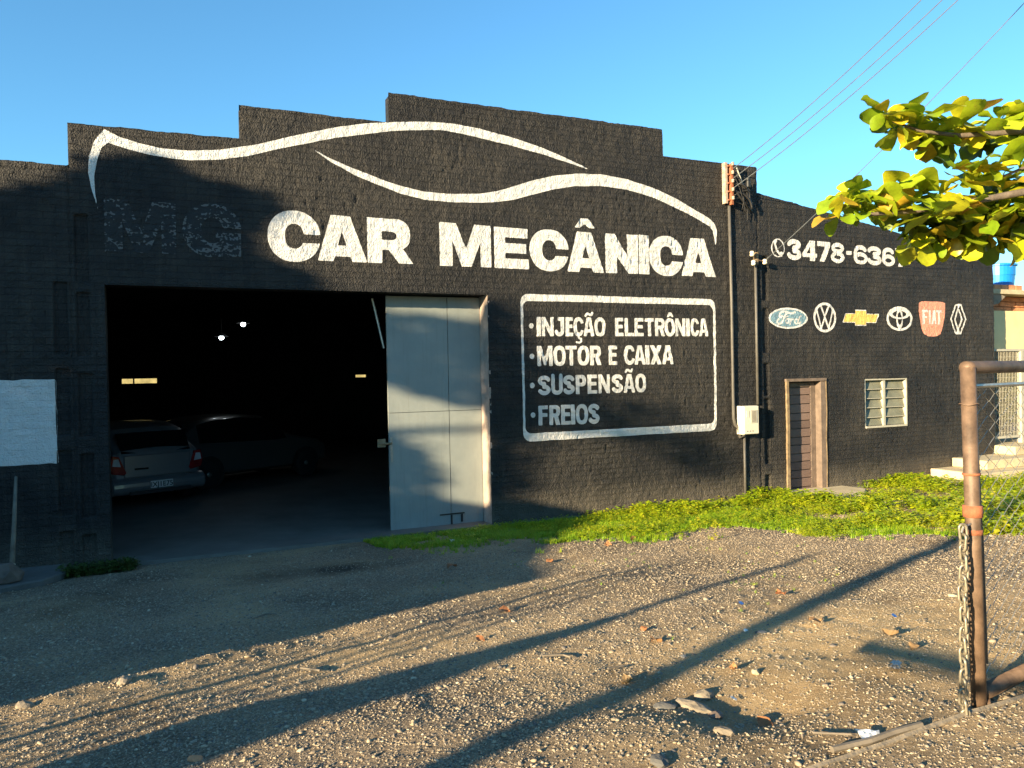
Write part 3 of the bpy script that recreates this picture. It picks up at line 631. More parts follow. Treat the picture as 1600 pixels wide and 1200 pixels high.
def word(items, T, B, m=None):
    (xa, ta), (xb, tb) = T; (_, ba), (_, bb) = B
    for it in items:
        ch, a, b = it[:3]
        if len(it) == 5: ytl = ytr = it[3]; ybl = ybr = it[4]
        else:
            ytl = lerp(ta, tb, (a-xa)/(xb-xa)); ytr = lerp(ta, tb, (b-xa)/(xb-xa)); ybl = lerp(ba, bb, (a-xa)/(xb-xa)); ybr = lerp(ba, bb, (b-xa)/(xb-xa))
        w = fac(b, ybr)[0]-fac(a, ybl)[0]; h = fac(a, ytl)[1]-fac(a, ybl)[1]
        letter(lambda c, u, v, w=w, h=h: cn(c, u, v, w, h)/w, ch, a, b, ytl, ybl, ytr, ybr, m, step=.010)
s2 = .10833
word([('I', 839, 845.5), ('N', 846.9, 865.6), ('J', 866.8, 882), ('E', 884.1, 895.8), ('C', 896.4, 912.1), (',', 900, 911, 525, 536.5), ('A', 912.1, 929), ('~', 914, 926.5, 487.6, 494.9), ('O', 929.2, 946.5)], ((839, 495.1), (946.5, 496.2)), ((839, 525.4), (946.5, 525.3)))
word([('E', 961.4, 974.4), ('L', 976.5, 991.2), ('E', 991.8, 1005.8), ('T', 1008.3, 1021.8), ('R', 1023.7, 1039.4), ('O', 1039.2, 1054.9), ('^', 1042, 1052.5, 488, 495.6), ('N', 1055.6, 1070.8), ('I', 1071.9, 1077.9), ('C', 1078.9, 1091.9), ('A', 1091.9, 1106.2)], ((961, 496.6), (1106, 497.8)), ((961, 525.2), (1106, 525.4)))
word([('M', 839.7, 863.7), ('O', 865, 884.1), ('T', 884.1, 902), ('O', 902.9, 921.3), ('R', 922.4, 939.7), ('E', 951.1, 964.4)], ((839, 540.4), (965, 540)), ((839, 572.2), (965, 570)))
word([('C', 975.1, 991.7), ('A', 991.2, 1008.5), ('I', 1008.5, 1015), ('X', 1016.1, 1034), ('A', 1035, 1052.7)], ((975, 539.7), (1053, 539.4)), ((975, 570), (1053, 569)))
word([('S', 840.6, 860), ('U', 861.3, 879.4), ('S', 880, 898.1), ('P', 899.8, 916.3), ('E', 918.1, 933.1), ('N', 935, 952.8), ('S', 955.6, 973.1), ('A', 974, 991.9), ('~', 976, 988.5, 575.5, 582.6), ('O', 992.5, 1009.4)], ((840, 587), (1009, 583.8)), ((840, 617.8), (1009, 612.6)))
word([('F', 841.5, 856.3), ('R', 858.5, 875.6), ('E', 876.9, 891.9), ('I', 892.3, 899), ('O', 900, 918.8), ('S', 919.4, 936.9)], ((841, 634), (937, 630.6)), ((841, 664.8), (937, 662)))
for cx_, cy_ in ((830.6, 509), (831.2, 556.7), (831.6, 602.3), (832.8, 648.5)): word([('.', cx_-3.6, cx_+3.6, cy_-4.2, cy_+4.2)], ((0, 0), (1, 0)), ((0, 0), (1, 0)))
# frame round the list of services
def frame_sdf(X, Z):
    j = vnoise(X, Z, .15, 55)*.008
    def rr(x0, x1, z0, z1, r): qx = np.abs(X-(x0+x1)/2)-(x1-x0)/2+r; qz = np.abs(Z-(z0+z1)/2)-(z1-z0)/2+r; return np.hypot(np.maximum(qx, 0), np.maximum(qz, 0))+np.minimum(np.maximum(qx, qz), 0)-r
    return sub(rr(4.995, 8.735, 1.268, 3.567, .13), rr(5.035, 8.685, 1.395, 3.462, .10))+j
paint('sign_border', frame_sdf, 4.98, 8.75, 1.25, 3.58, M['white_paint'], .014)
# swooshes: a car roofline in two strokes
def pxpoly(pts): return [fac(*p) for p in pts]
def band(topE, botE): return pxpoly(topE+botE[::-1])
SW1 = band([(153, 328), (142, 291), (137.5, 269), (139, 244), (147, 220), (162.5, 201), (187.5, 214), (219, 224), (250, 231), (297, 235.5), (344, 234), (391, 228), (437.5, 217.5), (470, 210.5), (500, 204), (532, 197.8), (575, 193), (612.5, 191), (645, 190.3), (675, 190.6), (712, 194), (750, 201), (800, 215), (850, 232), (890, 250), (919, 264)],
           [(153.5, 327), (148.4, 300), (147.5, 275), (150, 260), (153, 247), (159, 231), (169, 223.4), (203, 233.5), (234, 242), (266, 247.5), (297, 250.6), (344, 249.5), (391, 243), (437.5, 232.5), (482, 224), (525, 215.5), (575, 209), (612, 205.3), (645, 203.5), (675, 203), (700, 204.5), (725, 209.3), (750, 215.5), (800, 228), (850, 242), (890, 255), (918, 264.5)])
SW2 = band([(491, 234.5), (515, 247), (550, 262.3), (587.5, 277.3), (625, 290.5), (662.5, 299.8), (700, 303), (750, 302.6), (775, 299), (800, 292), (830, 282.5), (865, 275), (900, 271.3), (940, 272.5), (980, 280), (1020, 293.5), (1060, 312.5), (1088, 329.5), (1108, 341), (1116, 349), (1119.5, 358), (1119.6, 368), (1118.4, 382)],
           [(491.5, 235.2), (515, 252), (550, 271.5), (587.5, 287.5), (625, 302), (662.5, 311.6), (700, 315.4), (750, 317), (775, 315.8), (800, 312.6), (830, 304.5), (865, 295.5), (900, 290.8), (940, 290.8), (980, 296.5), (1020, 308), (1064, 328.5), (1092.5, 343.5), (1109, 354), (1114, 361), (1116, 374), (1117.2, 382)])
for nm, sw in (('roofline_stripe', SW1), ('waistline_stripe', SW2)):
    xs_ = [p[0] for p in sw]; zs_ = [p[1] for p in sw]
    paint(nm, lambda X, Z, sw=sw: s_poly(X, Z, sw)+vnoise(X, Z, .2, 56)*.008, min(xs_), max(xs_), min(zs_), max(zs_), M['white_paint'], .016)
# white painted panel at the left
paint('white_panel', lambda X, Z: s_box(X, Z, -3.3, -1.275, 1.345, 2.372)+vnoise(X, Z, .12, 57)*.02+vnoise(X, Z, .5, 58)*.02, -3.3, -1.27, 1.33, 2.39, M['white_paint'], .018)
# phone number and handset
def dg(ch, u, v, w, h):
    X = u*w; Z = v*h; t_ = .090*h/.39; r = t_/2
    if ch == '3': return U_(s_line(X, Z, arc(w*.46, h*.735, w*.5-r, h*.265-r, 170, -90), r), s_line(X, Z, arc(w*.47, h*.275, w*.53-r, h*.285-r, 90, -170), r))
    if ch == '4': return sub(U_(s_poly(X, Z, [(0, h*.18), (0, h*.36), (w*.50, h), (w*.86, h), (w*.86, h*.37), (w, h*.37), (w, h*.18)]), s_box(X, Z, w*.5, w*.86, 0, h*.3)), s_poly(X, Z, [(w*.28, h*.37), (w*.52, h*.37), (w*.52, h*.70)]))
    if ch == '7': return s_poly(X, Z, [(0, h), (w, h), (w, h*.82), (w*.56, 0), (w*.18, 0), (w*.60, h*.76), (0, h*.76)])
    if ch == '8': return U_(sub(s_ell(X, Z, w/2, h*.74, w*.46, h*.27), s_ell(X, Z, w/2, h*.735, w*.46-t_*.95, h*.26-t_*.85)), sub(s_ell(X, Z, w/2, h*.28, w*.5, h*.30), s_ell(X, Z, w/2, h*.28, w*.5-t_, h*.29-t_*.85)))
    if ch == '6': return U_(sub(s_ell(X, Z, w/2, h*.31, w*.5, h*.32), s_ell(X, Z, w/2, h*.30, w*.5-t_, h*.31-t_*.85)), s_line(X, Z, [(r, h*.33)]+arc(w*.5, h*.60, w*.5-r, h*.40-r, 180, 35), r))
    if ch == '-': return s_box(X, Z, 0, w, 0, h)
for ch, a, b in [('3', 1231, 1252), ('4', 1253.8, 1276.2), ('7', 1276.5, 1297), ('8', 1298, 1319.3), ('6', 1334, 1355.8), ('3', 1356.6, 1377.5), ('6', 1378.5, 1398.5), ('7', 1399.5, 1418)]:
    ty = lambda x: 372.8+(x-1231)*.089; by = lambda x: 405.6+(x-1231)*.064
    w = fac(b, by(b))[0]-fac(a, by(a))[0]; h = fac(a, ty(a))[1]-fac(a, by(a))[1]
    letter(lambda c, u, v, w=w, h=h: dg(c, u, v, w, h)/w, ch, a, b, ty(a), by(a), ty(b), by(b), name='digit', step=.010)
letter(lambda c, u, v: s_box(u, v, 0, 1, 0, 1), '-', 1322, 1330.6, 392, 398, 392.4, 398.4, name='digit')
def local(px0, px1, py0, py1):
    ym = (py0+py1)/2; xa, _ = fac(px0, ym); xb, _ = fac(px1, ym); _, zt = fac((px0+px1)/2, py0); _, zb = fac((px0+px1)/2, py1); return (xa+xb)/2, (zt+zb)/2, (xb-xa)/2, (zt-zb)/2
def emblem(name, label, px, parts):
    cx_, cz_, rx, rz = local(*px)
    first = None
    for nm, fn, mat in parts:
        o = paint(nm, lambda X, Z, fn=fn: fn((X-cx_), (Z-cz_), rx, rz)+vnoise(X, Z, .05, 61)*.006, cx_-rx-.03, cx_+rx+.03, cz_-rz-.03, cz_+rz+.03, mat, .008)
        if o is not None: o['label'] = label
W_ = M['white_paint']
emblem('phone_symbol', 'white telephone handset in a thin white ring', (1204.6, 1225.8, 373, 402), [('phone_symbol', lambda x, z, a, b: U_(np.abs(s_ell(x, z, 0, 0, a-.01, b-.01))-.011,
        s_line(x, z, [(-.07, .115), (-.072, .06), (-.03, -.04), (.03, -.105), (.085, -.13)], .022), s_ell(x, z, -.055, .125, .035, .03), s_ell(x, z, .085, -.10, .035, .035)), W_)])
def ford(x, z, a, b):
    # script word drawn as brush strokes on the unit ellipse
    u, v = x/a, z/b
    def S(p, r): return s_line(x, z, [((q[0]-835)/600*a*1.0, -(q[1]-535)/320*b*1.0) for q in p], r)
    return U_(S([(1040, 350), (960, 385), (860, 380), (740, 330), (640, 335), (575, 400), (560, 470), (600, 510), (650, 480)], .019),
              S([(800, 370), (730, 440), (680, 560), (640, 660), (570, 715), (500, 690), (490, 620), (540, 570)], .020), S([(680, 505), (760, 500), (830, 470)], .013),
              S(arc(800, 620, 48, 70, 0, 360), .013), S([(850, 560), (900, 575), (930, 560), (905, 640), (885, 715)], .014), S([(930, 590), (990, 560)], .012),
              S(arc(1085, 630, 52, 70, 0, 360), .013), S([(1230, 460), (1180, 490), (1150, 590), (1140, 680), (1190, 700), (1215, 650)], .015))
emblem('oval_emblem', 'pale blue oval emblem reading Ford in white script', (1201.2, 1261.6, 480.7, 513.7), [
    ('oval_emblem', lambda x, z, a, b: U_(sub(s_ell(x, z, 0, 0, a, b), s_ell(x, z, 0, 0, a-.038, b-.034)), ford(x, z, a, b)), W_),
    ('oval_field', lambda x, z, a, b: sub(s_ell(x, z, 0, 0, a-.040, b-.036), ford(x, z, a, b)), M['blue_paint'])])
def vw(x, z, a, b):
    ring = sub(s_ell(x, z, 0, 0, a, b), s_ell(x, z, 0, 0, a-.048, b-.048))
    def L(p): return s_line(x, z, [(q[0]*a, q[1]*b) for q in p], .019)
    st = U_(L([(-.36, .80), (-.02, .10), (.02, .10), (.36, .80)]), L([(-.72, .50), (-.32, -.72), (0, .02)]), L([(.72, .50), (.32, -.72), (0, .02)]))
    return U_(ring, np.maximum(st, s_ell(x, z, 0, 0, a-.02, b-.02)))
emblem('round_emblem', 'white ring emblem with the letters V over W', (1270.7, 1306, 472.7, 519.3), [('round_emblem', vw, W_)])
def tie(k):
    return lambda x, z, a, b: s_poly(x, z, [(p[0]*(a-k)+(k*.4 if p[2] else 0), p[1]*(b-k)) for p in [(-1, -.62, 0), (-.84, .52, 0), (-.31, .52, 0), (-.31, 1, 0), (.31, 1, 0), (.31, .52, 0), (1, .52, 0), (.84, -.62, 0), (.31, -.62, 0), (.31, -1, 0), (-.31, -1, 0), (-.31, -.62, 0)]])
emblem('cross_emblem', 'yellow bow tie shaped cross emblem with a pale outline', (1316.2, 1373.5, 484, 509), [('cross_emblem', lambda x, z, a, b: tie(.020)(x, z, a, b), M['yellow_paint']), ('cross_outline', lambda x, z, a, b: sub(tie(0)(x, z, a, b), tie(.020)(x, z, a, b)), W_)])
emblem('triple_oval_emblem', 'white emblem of three interlocking ovals', (1384.8, 1425, 479, 517), [('triple_oval_emblem', lambda x, z, a, b: U_(sub(s_ell(x, z, 0, 0, a, b), s_ell(x, z, 0, 0, a-.058, b-.045)),
        np.abs(s_ell(x, z, 0, 0, .075, b-.075))-.018, np.abs(s_ell(x, z, 0, b*.38, a*.66, b*.34))-.017), W_)])
def fiat_shape(x, z, a, b): return s_poly(x, z, [(p[0]*a, p[1]*b) for p in [(-.98, .90), (-.80, .98), (-.4, 1), (.4, 1), (.8, .98), (.98, .90), (1.0, .4), (.92, 0), (.78, -.55), (.62, -.85), (.3, -.98), (0, -1), (-.3, -.98), (-.62, -.85), (-.78, -.55), (-.92, 0), (-1.0, .4)]])
def fiat_text(x, z, a, b):
    B_ = lambda x0, x1, z0, z1: s_box(x, z, x0*a, x1*a, z0*b, z1*b)
    return U_(B_(-.72, -.56, -.30, .52), B_(-.72, -.30, .38, .52), B_(-.72, -.36, .05, .17), B_(-.24, -.10, -.30, .52), s_poly(x, z, [(p*a, q*b) for p, q in [(-.05, -.30), (.08, .52), (.22, .52), (.34, -.30), (.21, -.30), (.19, -.1), (.10, -.1), (.08, -.30)]]), B_(.30, .74, .38, .52), B_(.45, .60, -.30, .52))
emblem('shield_emblem', 'faded red shield emblem reading FIAT in pale letters', (1434.7, 1476.5, 471, 526), [('shield_emblem', lambda x, z, a, b: sub(fiat_shape(x, z, a, b), fiat_text(x, z, a, b)), M['red_paint']), ('shield_lettering', fiat_text, W_)])
def rhomb(x, z, a, b):
    L = lambda p, r=.020: s_line(x, z, [(q[0]*a, q[1]*b) for q in p], r)
    return U_(L([(-.30, .92), (.30, .92), (.90, 0), (.30, -.92), (-.30, -.92), (-.90, 0), (-.30, .92)]), L([(.05, .85), (-.42, 0), (.10, -.85)]), L([(.05, .62), (.45, 0), (-.12, -.88)]))
emblem('rhombus_emblem', 'white outlined double rhombus emblem', (1484.2, 1510, 474.7, 522.7), [('rhombus_emblem', rhomb, W_)])

# ------------------------------------------------------------------ electrics on the wall
def arcpts(a, b, sag, n=16):
    a = np.array(a, float); b = np.array(b, float); return [a+(b-a)*i/n-np.array((0, 0, sag*4*(i/n)*(1-i/n))) for i in range(n+1)]
mt = thing('meter_box', 'cream electric meter box with a small grille on the black wall', 'meter box', (9.55, -.1, 1.6))
bx0, _ = fac(1162.7, 655, -.21); bx1, _ = fac(1186, 655, -.21); _, bz1 = fac(1175, 634.3, -.21); _, bz0 = fac(1175, 678.7, -.21)
MB().box(bx0, bx1, -.18, -.012, bz0, bz1).build('case', M['meter'], mt, bevel=.006)
MB().box(bx0+.004, bx1-.004, -.21, -.181, bz0+.006, bz1-.004).build('lid', M['meter'], mt, bevel=.008)
gw0, gw1, gz0, gz1 = bx0+.15, bx1-.05, bz0+.20, bz1-.07
MB().box(gw0, gw1, -.218, -.2105, gz0, gz1).build('grille_frame', M['white'], mt)
mb = MB()
for i in range(4):
    for j in range(9):
        a = gw0+.02+(gw1-gw0-.04)*i/4; z_ = gz0+.02+(gz1-gz0-.04)*j/9; mb.box(a+.004, a+(gw1-gw0-.04)/4-.004, -.2205, -.219, z_+.005, z_+(gz1-gz0-.04)/9-.005)
mb.build('grille_slots', M['stile_wood'], mt)
MB().box(bx0+.05, bx0+.11, -.2165, -.2105, bz1-.2, bz1-.08).build('seal_plate', M['meter'], mt)
for q in range(3): MB().tube([(bx0+.07+.06*q, -.2105, bz0+.06), (bx0+.07+.06*q, -.216, bz0+.06)], .008).build('screw', M['dark'], mt)
c1x = fac(1143, 480, -.03)[0]; c2x = fac(1181.5, 500, -.03)[0]; c3x = fac(1163.5, 720, -.03)[0]
cz = fac(1143, 655)[1]
prop(MB().tube([(c1x-.02, -.035, 5.3), (c1x, -.035, 3.5), (c1x, -.035, cz+.02), (c1x+.03, -.035, cz-.10), (c1x+.10, -.04, cz-.16), (bx0+.03, -.06, bz0-.055), (bx0+.11, -.07, bz0-.03), (bx0+.11, -.07, bz0+.01)], .027, 10).build('conduit', M['black_pipe'], smooth=True), 'long black conduit from the rusty wire rack down to the meter box', 'conduit', 'conduits on the black wall')
prop(MB().tube([(c2x, -.035, fac(1181, 402)[1]), (c2x, -.035, bz1+.012)], .025, 10).build('conduit', M['black_pipe'], smooth=True), 'black conduit from the two insulators down into the meter box top', 'conduit', 'conduits on the black wall')
prop(MB().tube([(c3x, -.035, bz0-.012), (c3x, -.035, .05)], .024, 10).build('conduit', M['black_pipe'], smooth=True), 'short dark conduit running from under the meter box to the grass', 'conduit', 'conduits on the black wall')
rk = thing('wire_rack', 'rusty pink steel insulator rack at the top of the wall with cables', 'bracket', (9.1, -.05, 5.6))
r0 = fac(1135.5, 255, -.12)[0]; rz1 = fac(1138, 254, -.1)[1]; rz0 = fac(1140, 318, -.1)[1]
box('rail', M['rusty_pale'], r0-.02, r0+.03, -.10, -.012, rz0, rz1, rk); box('rail', M['rust2'], r0+.085, r0+.13, -.13, -.02, rz0-.02, rz1-.02, rk)
for q in range(5):
    z_ = rz0+.06+(rz1-rz0-.12)*q/4
    MB().box(r0+.03, r0+.15, -.115, -.07, z_-.012, z_+.012).build('rung', M['rust2'], rk)
    MB().lathe([(0, -.03), (.022, -.03), (.028, -.01), (.018, 0), (.028, .012), (.022, .03), (0, .03)], (r0+.105, -.15, z_+.03), 10).build('spool', M['rusty_pale'], rk, smooth=True)
random.seed(3)
for q in range(9):
    x_, z_ = r0+.15, rz1-.08-.07*q; e = (r0+random.uniform(.25, .62), -.04-random.uniform(0, .1), rz0+random.uniform(-.3, .25))
    m1 = (r0+random.uniform(.2, .55), -.1-random.uniform(0, .12), (z_+e[2])/2+random.uniform(-.05, .25))
    pts = [np.array((x_, -.12, z_))*(1-t_)**2+2*np.array(m1)*t_*(1-t_)+np.array(e)*t_**2 for t_ in np.linspace(0, 1, 12)]
    MB().tube(pts, random.choice([.006, .008, .012, .018]), 6).build('cable', M['cable'], rk, smooth=True)
MB().tube([(r0+.2, -.12, rz1-.05), (r0+.32, -.14, rz1-.35), (r0+.43, -.12, rz0+.25)], .013, 6).build('white_cable', M['white'], rk)
MB().tube([(r0+.15, -.1, rz0+.06), (r0+.35, -.1, rz0+.0), (r0+.48, -.07, rz0-.06), (r0+.50, -.05, rz0-.25)], .008, 6).build('cable', M['cable'], rk)
MB().box(r0+.42, r0+.50, -.16, -.10, rz0+.30, rz0+.48).build('splice_box', M['dark'], rk, bevel=.015)
ins = thing('insulator_bracket', 'small yellowed bracket with three pale insulators above the second conduit', 'bracket', (9.6, -.05, 4.2))
iz = fac(1180, 404)[1]; MB().box(c2x-.02, c2x+.02, -.09, -.01, iz-.12, iz+.10).build('bracket_plate', M['jamb_wood'], ins)
for dx, dz in ((-.15, .06), (-.12, -.10), (.14, -.07)):
    MB().tube([(c2x, -.07, iz-.03), (c2x+dx, -.12, iz+dz)], .008, 6).build('pin', M['rust'], ins)
    MB().lathe([(0, -.045), (.03, -.045), (.042, -.02), (.03, 0), (.04, .02), (.028, .045), (0, .045)], (c2x+dx, -.12, iz+dz), 12).build('insulator', M['porcelain'], ins, smooth=True)
# power lines and the pole they come from (just out of the picture)
PT_ = at(1760, -330, 11.0)
pole = thing('utility_pole', 'grey concrete utility pole at the roadside right of the gate', 'utility pole', (PT_[0], PT_[1], .9))
MB().tube([(PT_[0], PT_[1], .8), (PT_[0], PT_[1], PT_[2]+.4)], .17, 12, r1=.10).build('shaft', M['concrete'], pole, True)
box('crossarm', M['dirt_wood'], PT_[0]-.9, PT_[0]+.9, PT_[1]-.06, PT_[1]+.06, PT_[2]-.1, PT_[2], pole)
ends = [((1165, 256), (1440, -2)), ((1183, 264), (1475, -2)), ((1186, 282), (1497, -2))]
labs = ['topmost thin power line crossing the sky to the wire rack', 'middle of the three parallel power lines above the parapet step', 'lowest of the three parallel power lines reaching the parapet step']
for q, ((a, b), lb) in enumerate(zip(ends, labs)):
    far = np.array([r0+.13, -.14, rz1-.1-.17*q]); topP = at(b[0]+150, b[1]-155+6*q, 9.5)
    prop(MB().tube(arcpts(far, topP, .16, 30), .007, 5).build('power_line', M['wire']), lb, 'power line', 'power lines above the yard')
prop(MB().tube(arcpts([c2x+.14, -.12, iz-.05], at(1640, -38, 10.0), .10, 34), .006, 5).build('power_line', M['wire']), 'single power line passing behind the yellow green leaves to the insulators', 'power line', 'power lines above the yard')

# ------------------------------------------------------------------ inside the garage
def make_car(name, label, paint_m, loc, rz, plate=False):
    root = bpy.data.objects.new(name, None); COL.objects.link(root); root.location = loc; root.rotation_euler = (0, 0, rz); prop(root, label, 'car')
    # body in local coordinates: +x towards the nose, rear at x=0
    st = [(0.0, .36, .62, .90, .94, .72), (.06, .26, .62, .98, 1.06, .80), (.30, .24, .62, 1.0, 1.20, .845), (.55, .24, .62, .98, 1.42, .86), (.95, .24, .62, .96, 1.50, .865), (1.6, .24, .60, .94, 1.53, .87), (2.2, .24, .60, .92, 1.48, .87),
          (2.75, .24, .60, .92, 1.14, .86), (3.05, .24, .60, .92, .98, .855), (3.6, .25, .58, .84, .88, .82), (3.95, .27, .52, .70, .74, .72), (4.05, .32, .46, .58, .62, .60)]
    V = []; ns = 11
    for x, zb, zm, zw, zt, w in st:
        wt = w*.80 if zt > zw+.1 else w*.9
        sec = [(0, zb), (w*.7, zb), (w*.97, zb+.08), (w, zm), (w*.985, zw-.1), (w*.95, zw), ((w*.93+wt)/2, (zw+zt)/2), (wt, zt-.06), (wt*.86, zt-.012), (wt*.5, zt), (0, zt+.01)]
        for s_ in (1, -1): V += [(x, s_*a, b) for a, b in sec]
    body = MB(); glass = MB(); K = len(st)
    Fb, Fg = [], []
    for i in range(K-1):
        for s_ in (0, 1):
            for j in range(ns-1):
                a = (i*2+s_)*ns+j; b = ((i+1)*2+s_)*ns+j; q = (a, b, b+1, a+1)
                (Fg if (j in (5, 6) and 3 <= i <= 6) else Fb).append(q)
    for i in (0, K-1): Fb.append(tuple((i*2)*ns+j for j in range(ns))+tuple((i*2+1)*ns+j for j in range(ns-2, 0, -1)))
    body.add(V, Fb); glass.add(V, Fg)
    bo = body.build('body', paint_m, smooth=True); bo.parent = root
    md = bo.modifiers.new('soft', 'BEVEL'); md.width = .02; md.segments = 2; md.limit_method = 'ANGLE'
    for s_ in (0, 1):
        gm = MB(); fs = [q for q in Fg if (q[0]//ns) % 2 == s_]; us = sorted({i for q in fs for i in q}); mp_ = {i: k for k, i in enumerate(us)}
        gm.add([V[i] for i in us], [tuple(mp_[i] for i in q) for q in fs]); gl = gm.build('side_window', M['car_glass']); gl.parent = root
    def P(nm, mb_, mt_, par=None, **k):
        o = mb_.build(nm, mt_, **k); o.parent = par or root; return o
    P('rear_window', MB().prism([(.03, 1.0), (.26, 1.36), (.30, 1.36), (.07, 1.0)], 'y', -.62, .62), M['car_glass'])
    P('tailgate', MB().prism([(-.025, .56), (-.02, .97), (.02, .97), (.02, .56)], 'y', -.60, .60), paint_m, bevel=.02)
    P('badge_bar', MB().box(-.035, -.022, .18, .42, .70, .73), M['car_glass'])
    bp = P('rear_bumper', MB().prism([(.12, .24), (-.10, .28), (-.15, .38), (-.14, .50), (-.04, .57), (.12, .58)], 'y', -.84, .84), paint_m, bevel=.03)
    P('bumper_trim', MB().box(-.165, -.10, -.55, .55, .27, .33), M['dark'])
    for s_ in (1, -1):
        tl = P('taillight', MB().prism([(s_*.56, .66), (s_*.60, .62), (s_*.80, .66), (s_*.84, .80), (s_*.80, .98), (s_*.68, .96)], 'x', -.035, .16), M['taillight'], bevel=.01)
        P('lens', MB().prism([(s_*.66, .78), (s_*.80, .80), (s_*.78, .92), (s_*.70, .92)], 'x', -.045, -.034), M['clearlens'], par=tl)
        for xw in (.72, 3.25):
            arch = P('wheel_arch', MB().lathe([(.36, 0), (.36, .05), (.0, .05)], n=24), M['dark']); arch.rotation_euler = (math.pi/2*s_*-1, 0, 0); arch.location = (xw, s_*.83, .34)
            wh = P('wheel', MB().lathe([(.10, -.02), (.20, -.03), (.29, -.02), (.31, .0), (.31, .14), (.28, .19), (.20, .19)], n=28), M['rubber'], smooth=True); wh.rotation_euler = (math.pi/2*s_, 0, 0); wh.location = (xw, s_*.86, .31)
            rim = MB().lathe([(0, -.02), (.05, -.025), (.06, -.005), (.20, .02), (.21, -.025)], n=20); ro = rim.build('rim', M['galv'], smooth=True); ro.parent = wh
    if plate:
        pl = P('number_plate', MB().box(-.172, -.160, -.20, .20, .36, .49), M['paper'])
        cu = bpy.data.curves.new('plate_text', 'FONT'); cu.body = 'IXJ1E75'; cu.size = .125; cu.align_x = 'CENTER'; cu.offset = .002
        to = bpy.data.objects.new('plate_text', cu); COL.objects.link(to); bpy.context.view_layer.update()
        me = bpy.data.meshes.new_from_object(to); bpy.data.objects.remove(to)
        o = bpy.data.objects.new('plate_lettering', me); COL.objects.link(o); me.materials.append(M['dark']); o.parent = pl; o.rotation_euler = (math.pi/2, 0, -math.pi/2); o.location = (-.174, 0, .382)
    return root
cA = at(252, 775, 13.6)
make_car('parked_hatchback', 'silver hatchback parked inside the dark doorway with its tail lights facing out', M['silver'], (-.24, 4.75, .035), math.radians(113), True)
make_car('parked_car', 'pale car standing deeper in the dark garage behind the silver hatchback', M['whitecar'], (-.35, 6.9, .035), math.radians(30))
for (px, py, Y, lb) in ((346, 528, 9.0, 'nearer lit ceiling lamp inside the dark garage'), (380, 507, 9.0, 'farther lit ceiling lamp inside the dark garage')):
    x_, z_ = fac(px, py, Y); lt = thing('ceiling_lamp', lb, 'lamp', (x_, Y, z_), 'lit lamps in the garage')
    MB().lathe([(0, -.045), (.04, -.035), (.055, 0), (.045, .04), (0, .045)], (x_, Y, z_), 14).build('bulb', M['lamp'], lt, smooth=True)
    MB().lathe([(.16, .03), (.06, .10), (.03, .12), (.0, .125)], (x_, Y, z_), 14).build('lamp_shade', M['dark'], lt, smooth=True)
    MB().tube([(x_, Y, z_+.12), (x_, Y, 4.6)], .008, 5).build('cord', M['cable'], lt)
# neighbour's hedge-green wall seen through the rear window opening
nb = thing('rear_garden_wall', 'yellowish wall glimpsed through the small rear window of the garage', 'wall', (0, 26, 0)); box('wall', simple('mossy_render', (.34, .30, .14), .9, vs=2, var=.5), -8, 14, 25, 25.3, -.3, 3.2, nb)

# ------------------------------------------------------------------ left corner: slab, rubble, shovel handle
prop(MB().prism([(-2.9, -.98), (-1.9, -1.06), (-1.35, -.80), (-1.16, -.5), (-1.2, -.03), (-2.9, -.03)], 'z', -.05, .115).build('concrete_slab', M['old_concrete'], bevel=.015), 'thin pale concrete slab at the foot of the left wall', 'slab')
def rock(name, c, s, seed, mat, rot=0, flat=1.0, sub_=2):
    bm = bmesh.new(); bmesh.ops.create_icosphere(bm, subdivisions=sub_, radius=1)
    for v in bm.verts:
        n = 1+.35*mnoise.noise(Vector(v.co)*1.3+Vector((seed*3.1, 0, 0)))+.12*mnoise.noise(Vector(v.co)*4+Vector((seed, 5, 0))); v.co = Vector((v.co.x*s[0]*n, v.co.y*s[1]*n, v.co.z*s[2]*n*flat))
    bmesh.ops.rotate(bm, verts=bm.verts, matrix=Matrix.Rotation(rot, 3, 'Z')); bmesh.ops.translate(bm, verts=bm.verts, vec=Vector(c)); me = bpy.data.meshes.new(name); bm.to_mesh(me); bm.free()
    return link(name, me, mat)
prop(rock('rubble_block', (-1.70, -.75, .20), (.15, .12, .13), 2, M['stile_wood']), 'brown rounded rubble block holding the pole at the left wall', 'stone')
prop(rock('rubble_block', (-1.93, -.74, .20), (.13, .11, .12), 9, M['stile_wood']), 'second brown rubble block at the left picture edge', 'stone')
sp = thing('leaning_pole', 'thin pale worn wooden pole leaning against the black left wall', 'pole', (-1.72, -.66, .2))
a_ = fac(25, 745, -.04); b_ = fac(18, 893, -.60)
MB().tube([(b_[0], -.60, b_[1]-.03), ((a_[0]+b_[0])/2+.004, -.32, (a_[1]+b_[1])/2), (a_[0], -.045, a_[1])], .030, 10, r1=.017).build('handle', M['dirt_wood'], sp, smooth=True)
MB().tube([(b_[0], -.60, b_[1]-.03), (b_[0]+.001, -.57, b_[1]+.08)], .036, 10).build('ferrule', M['galv'], sp)

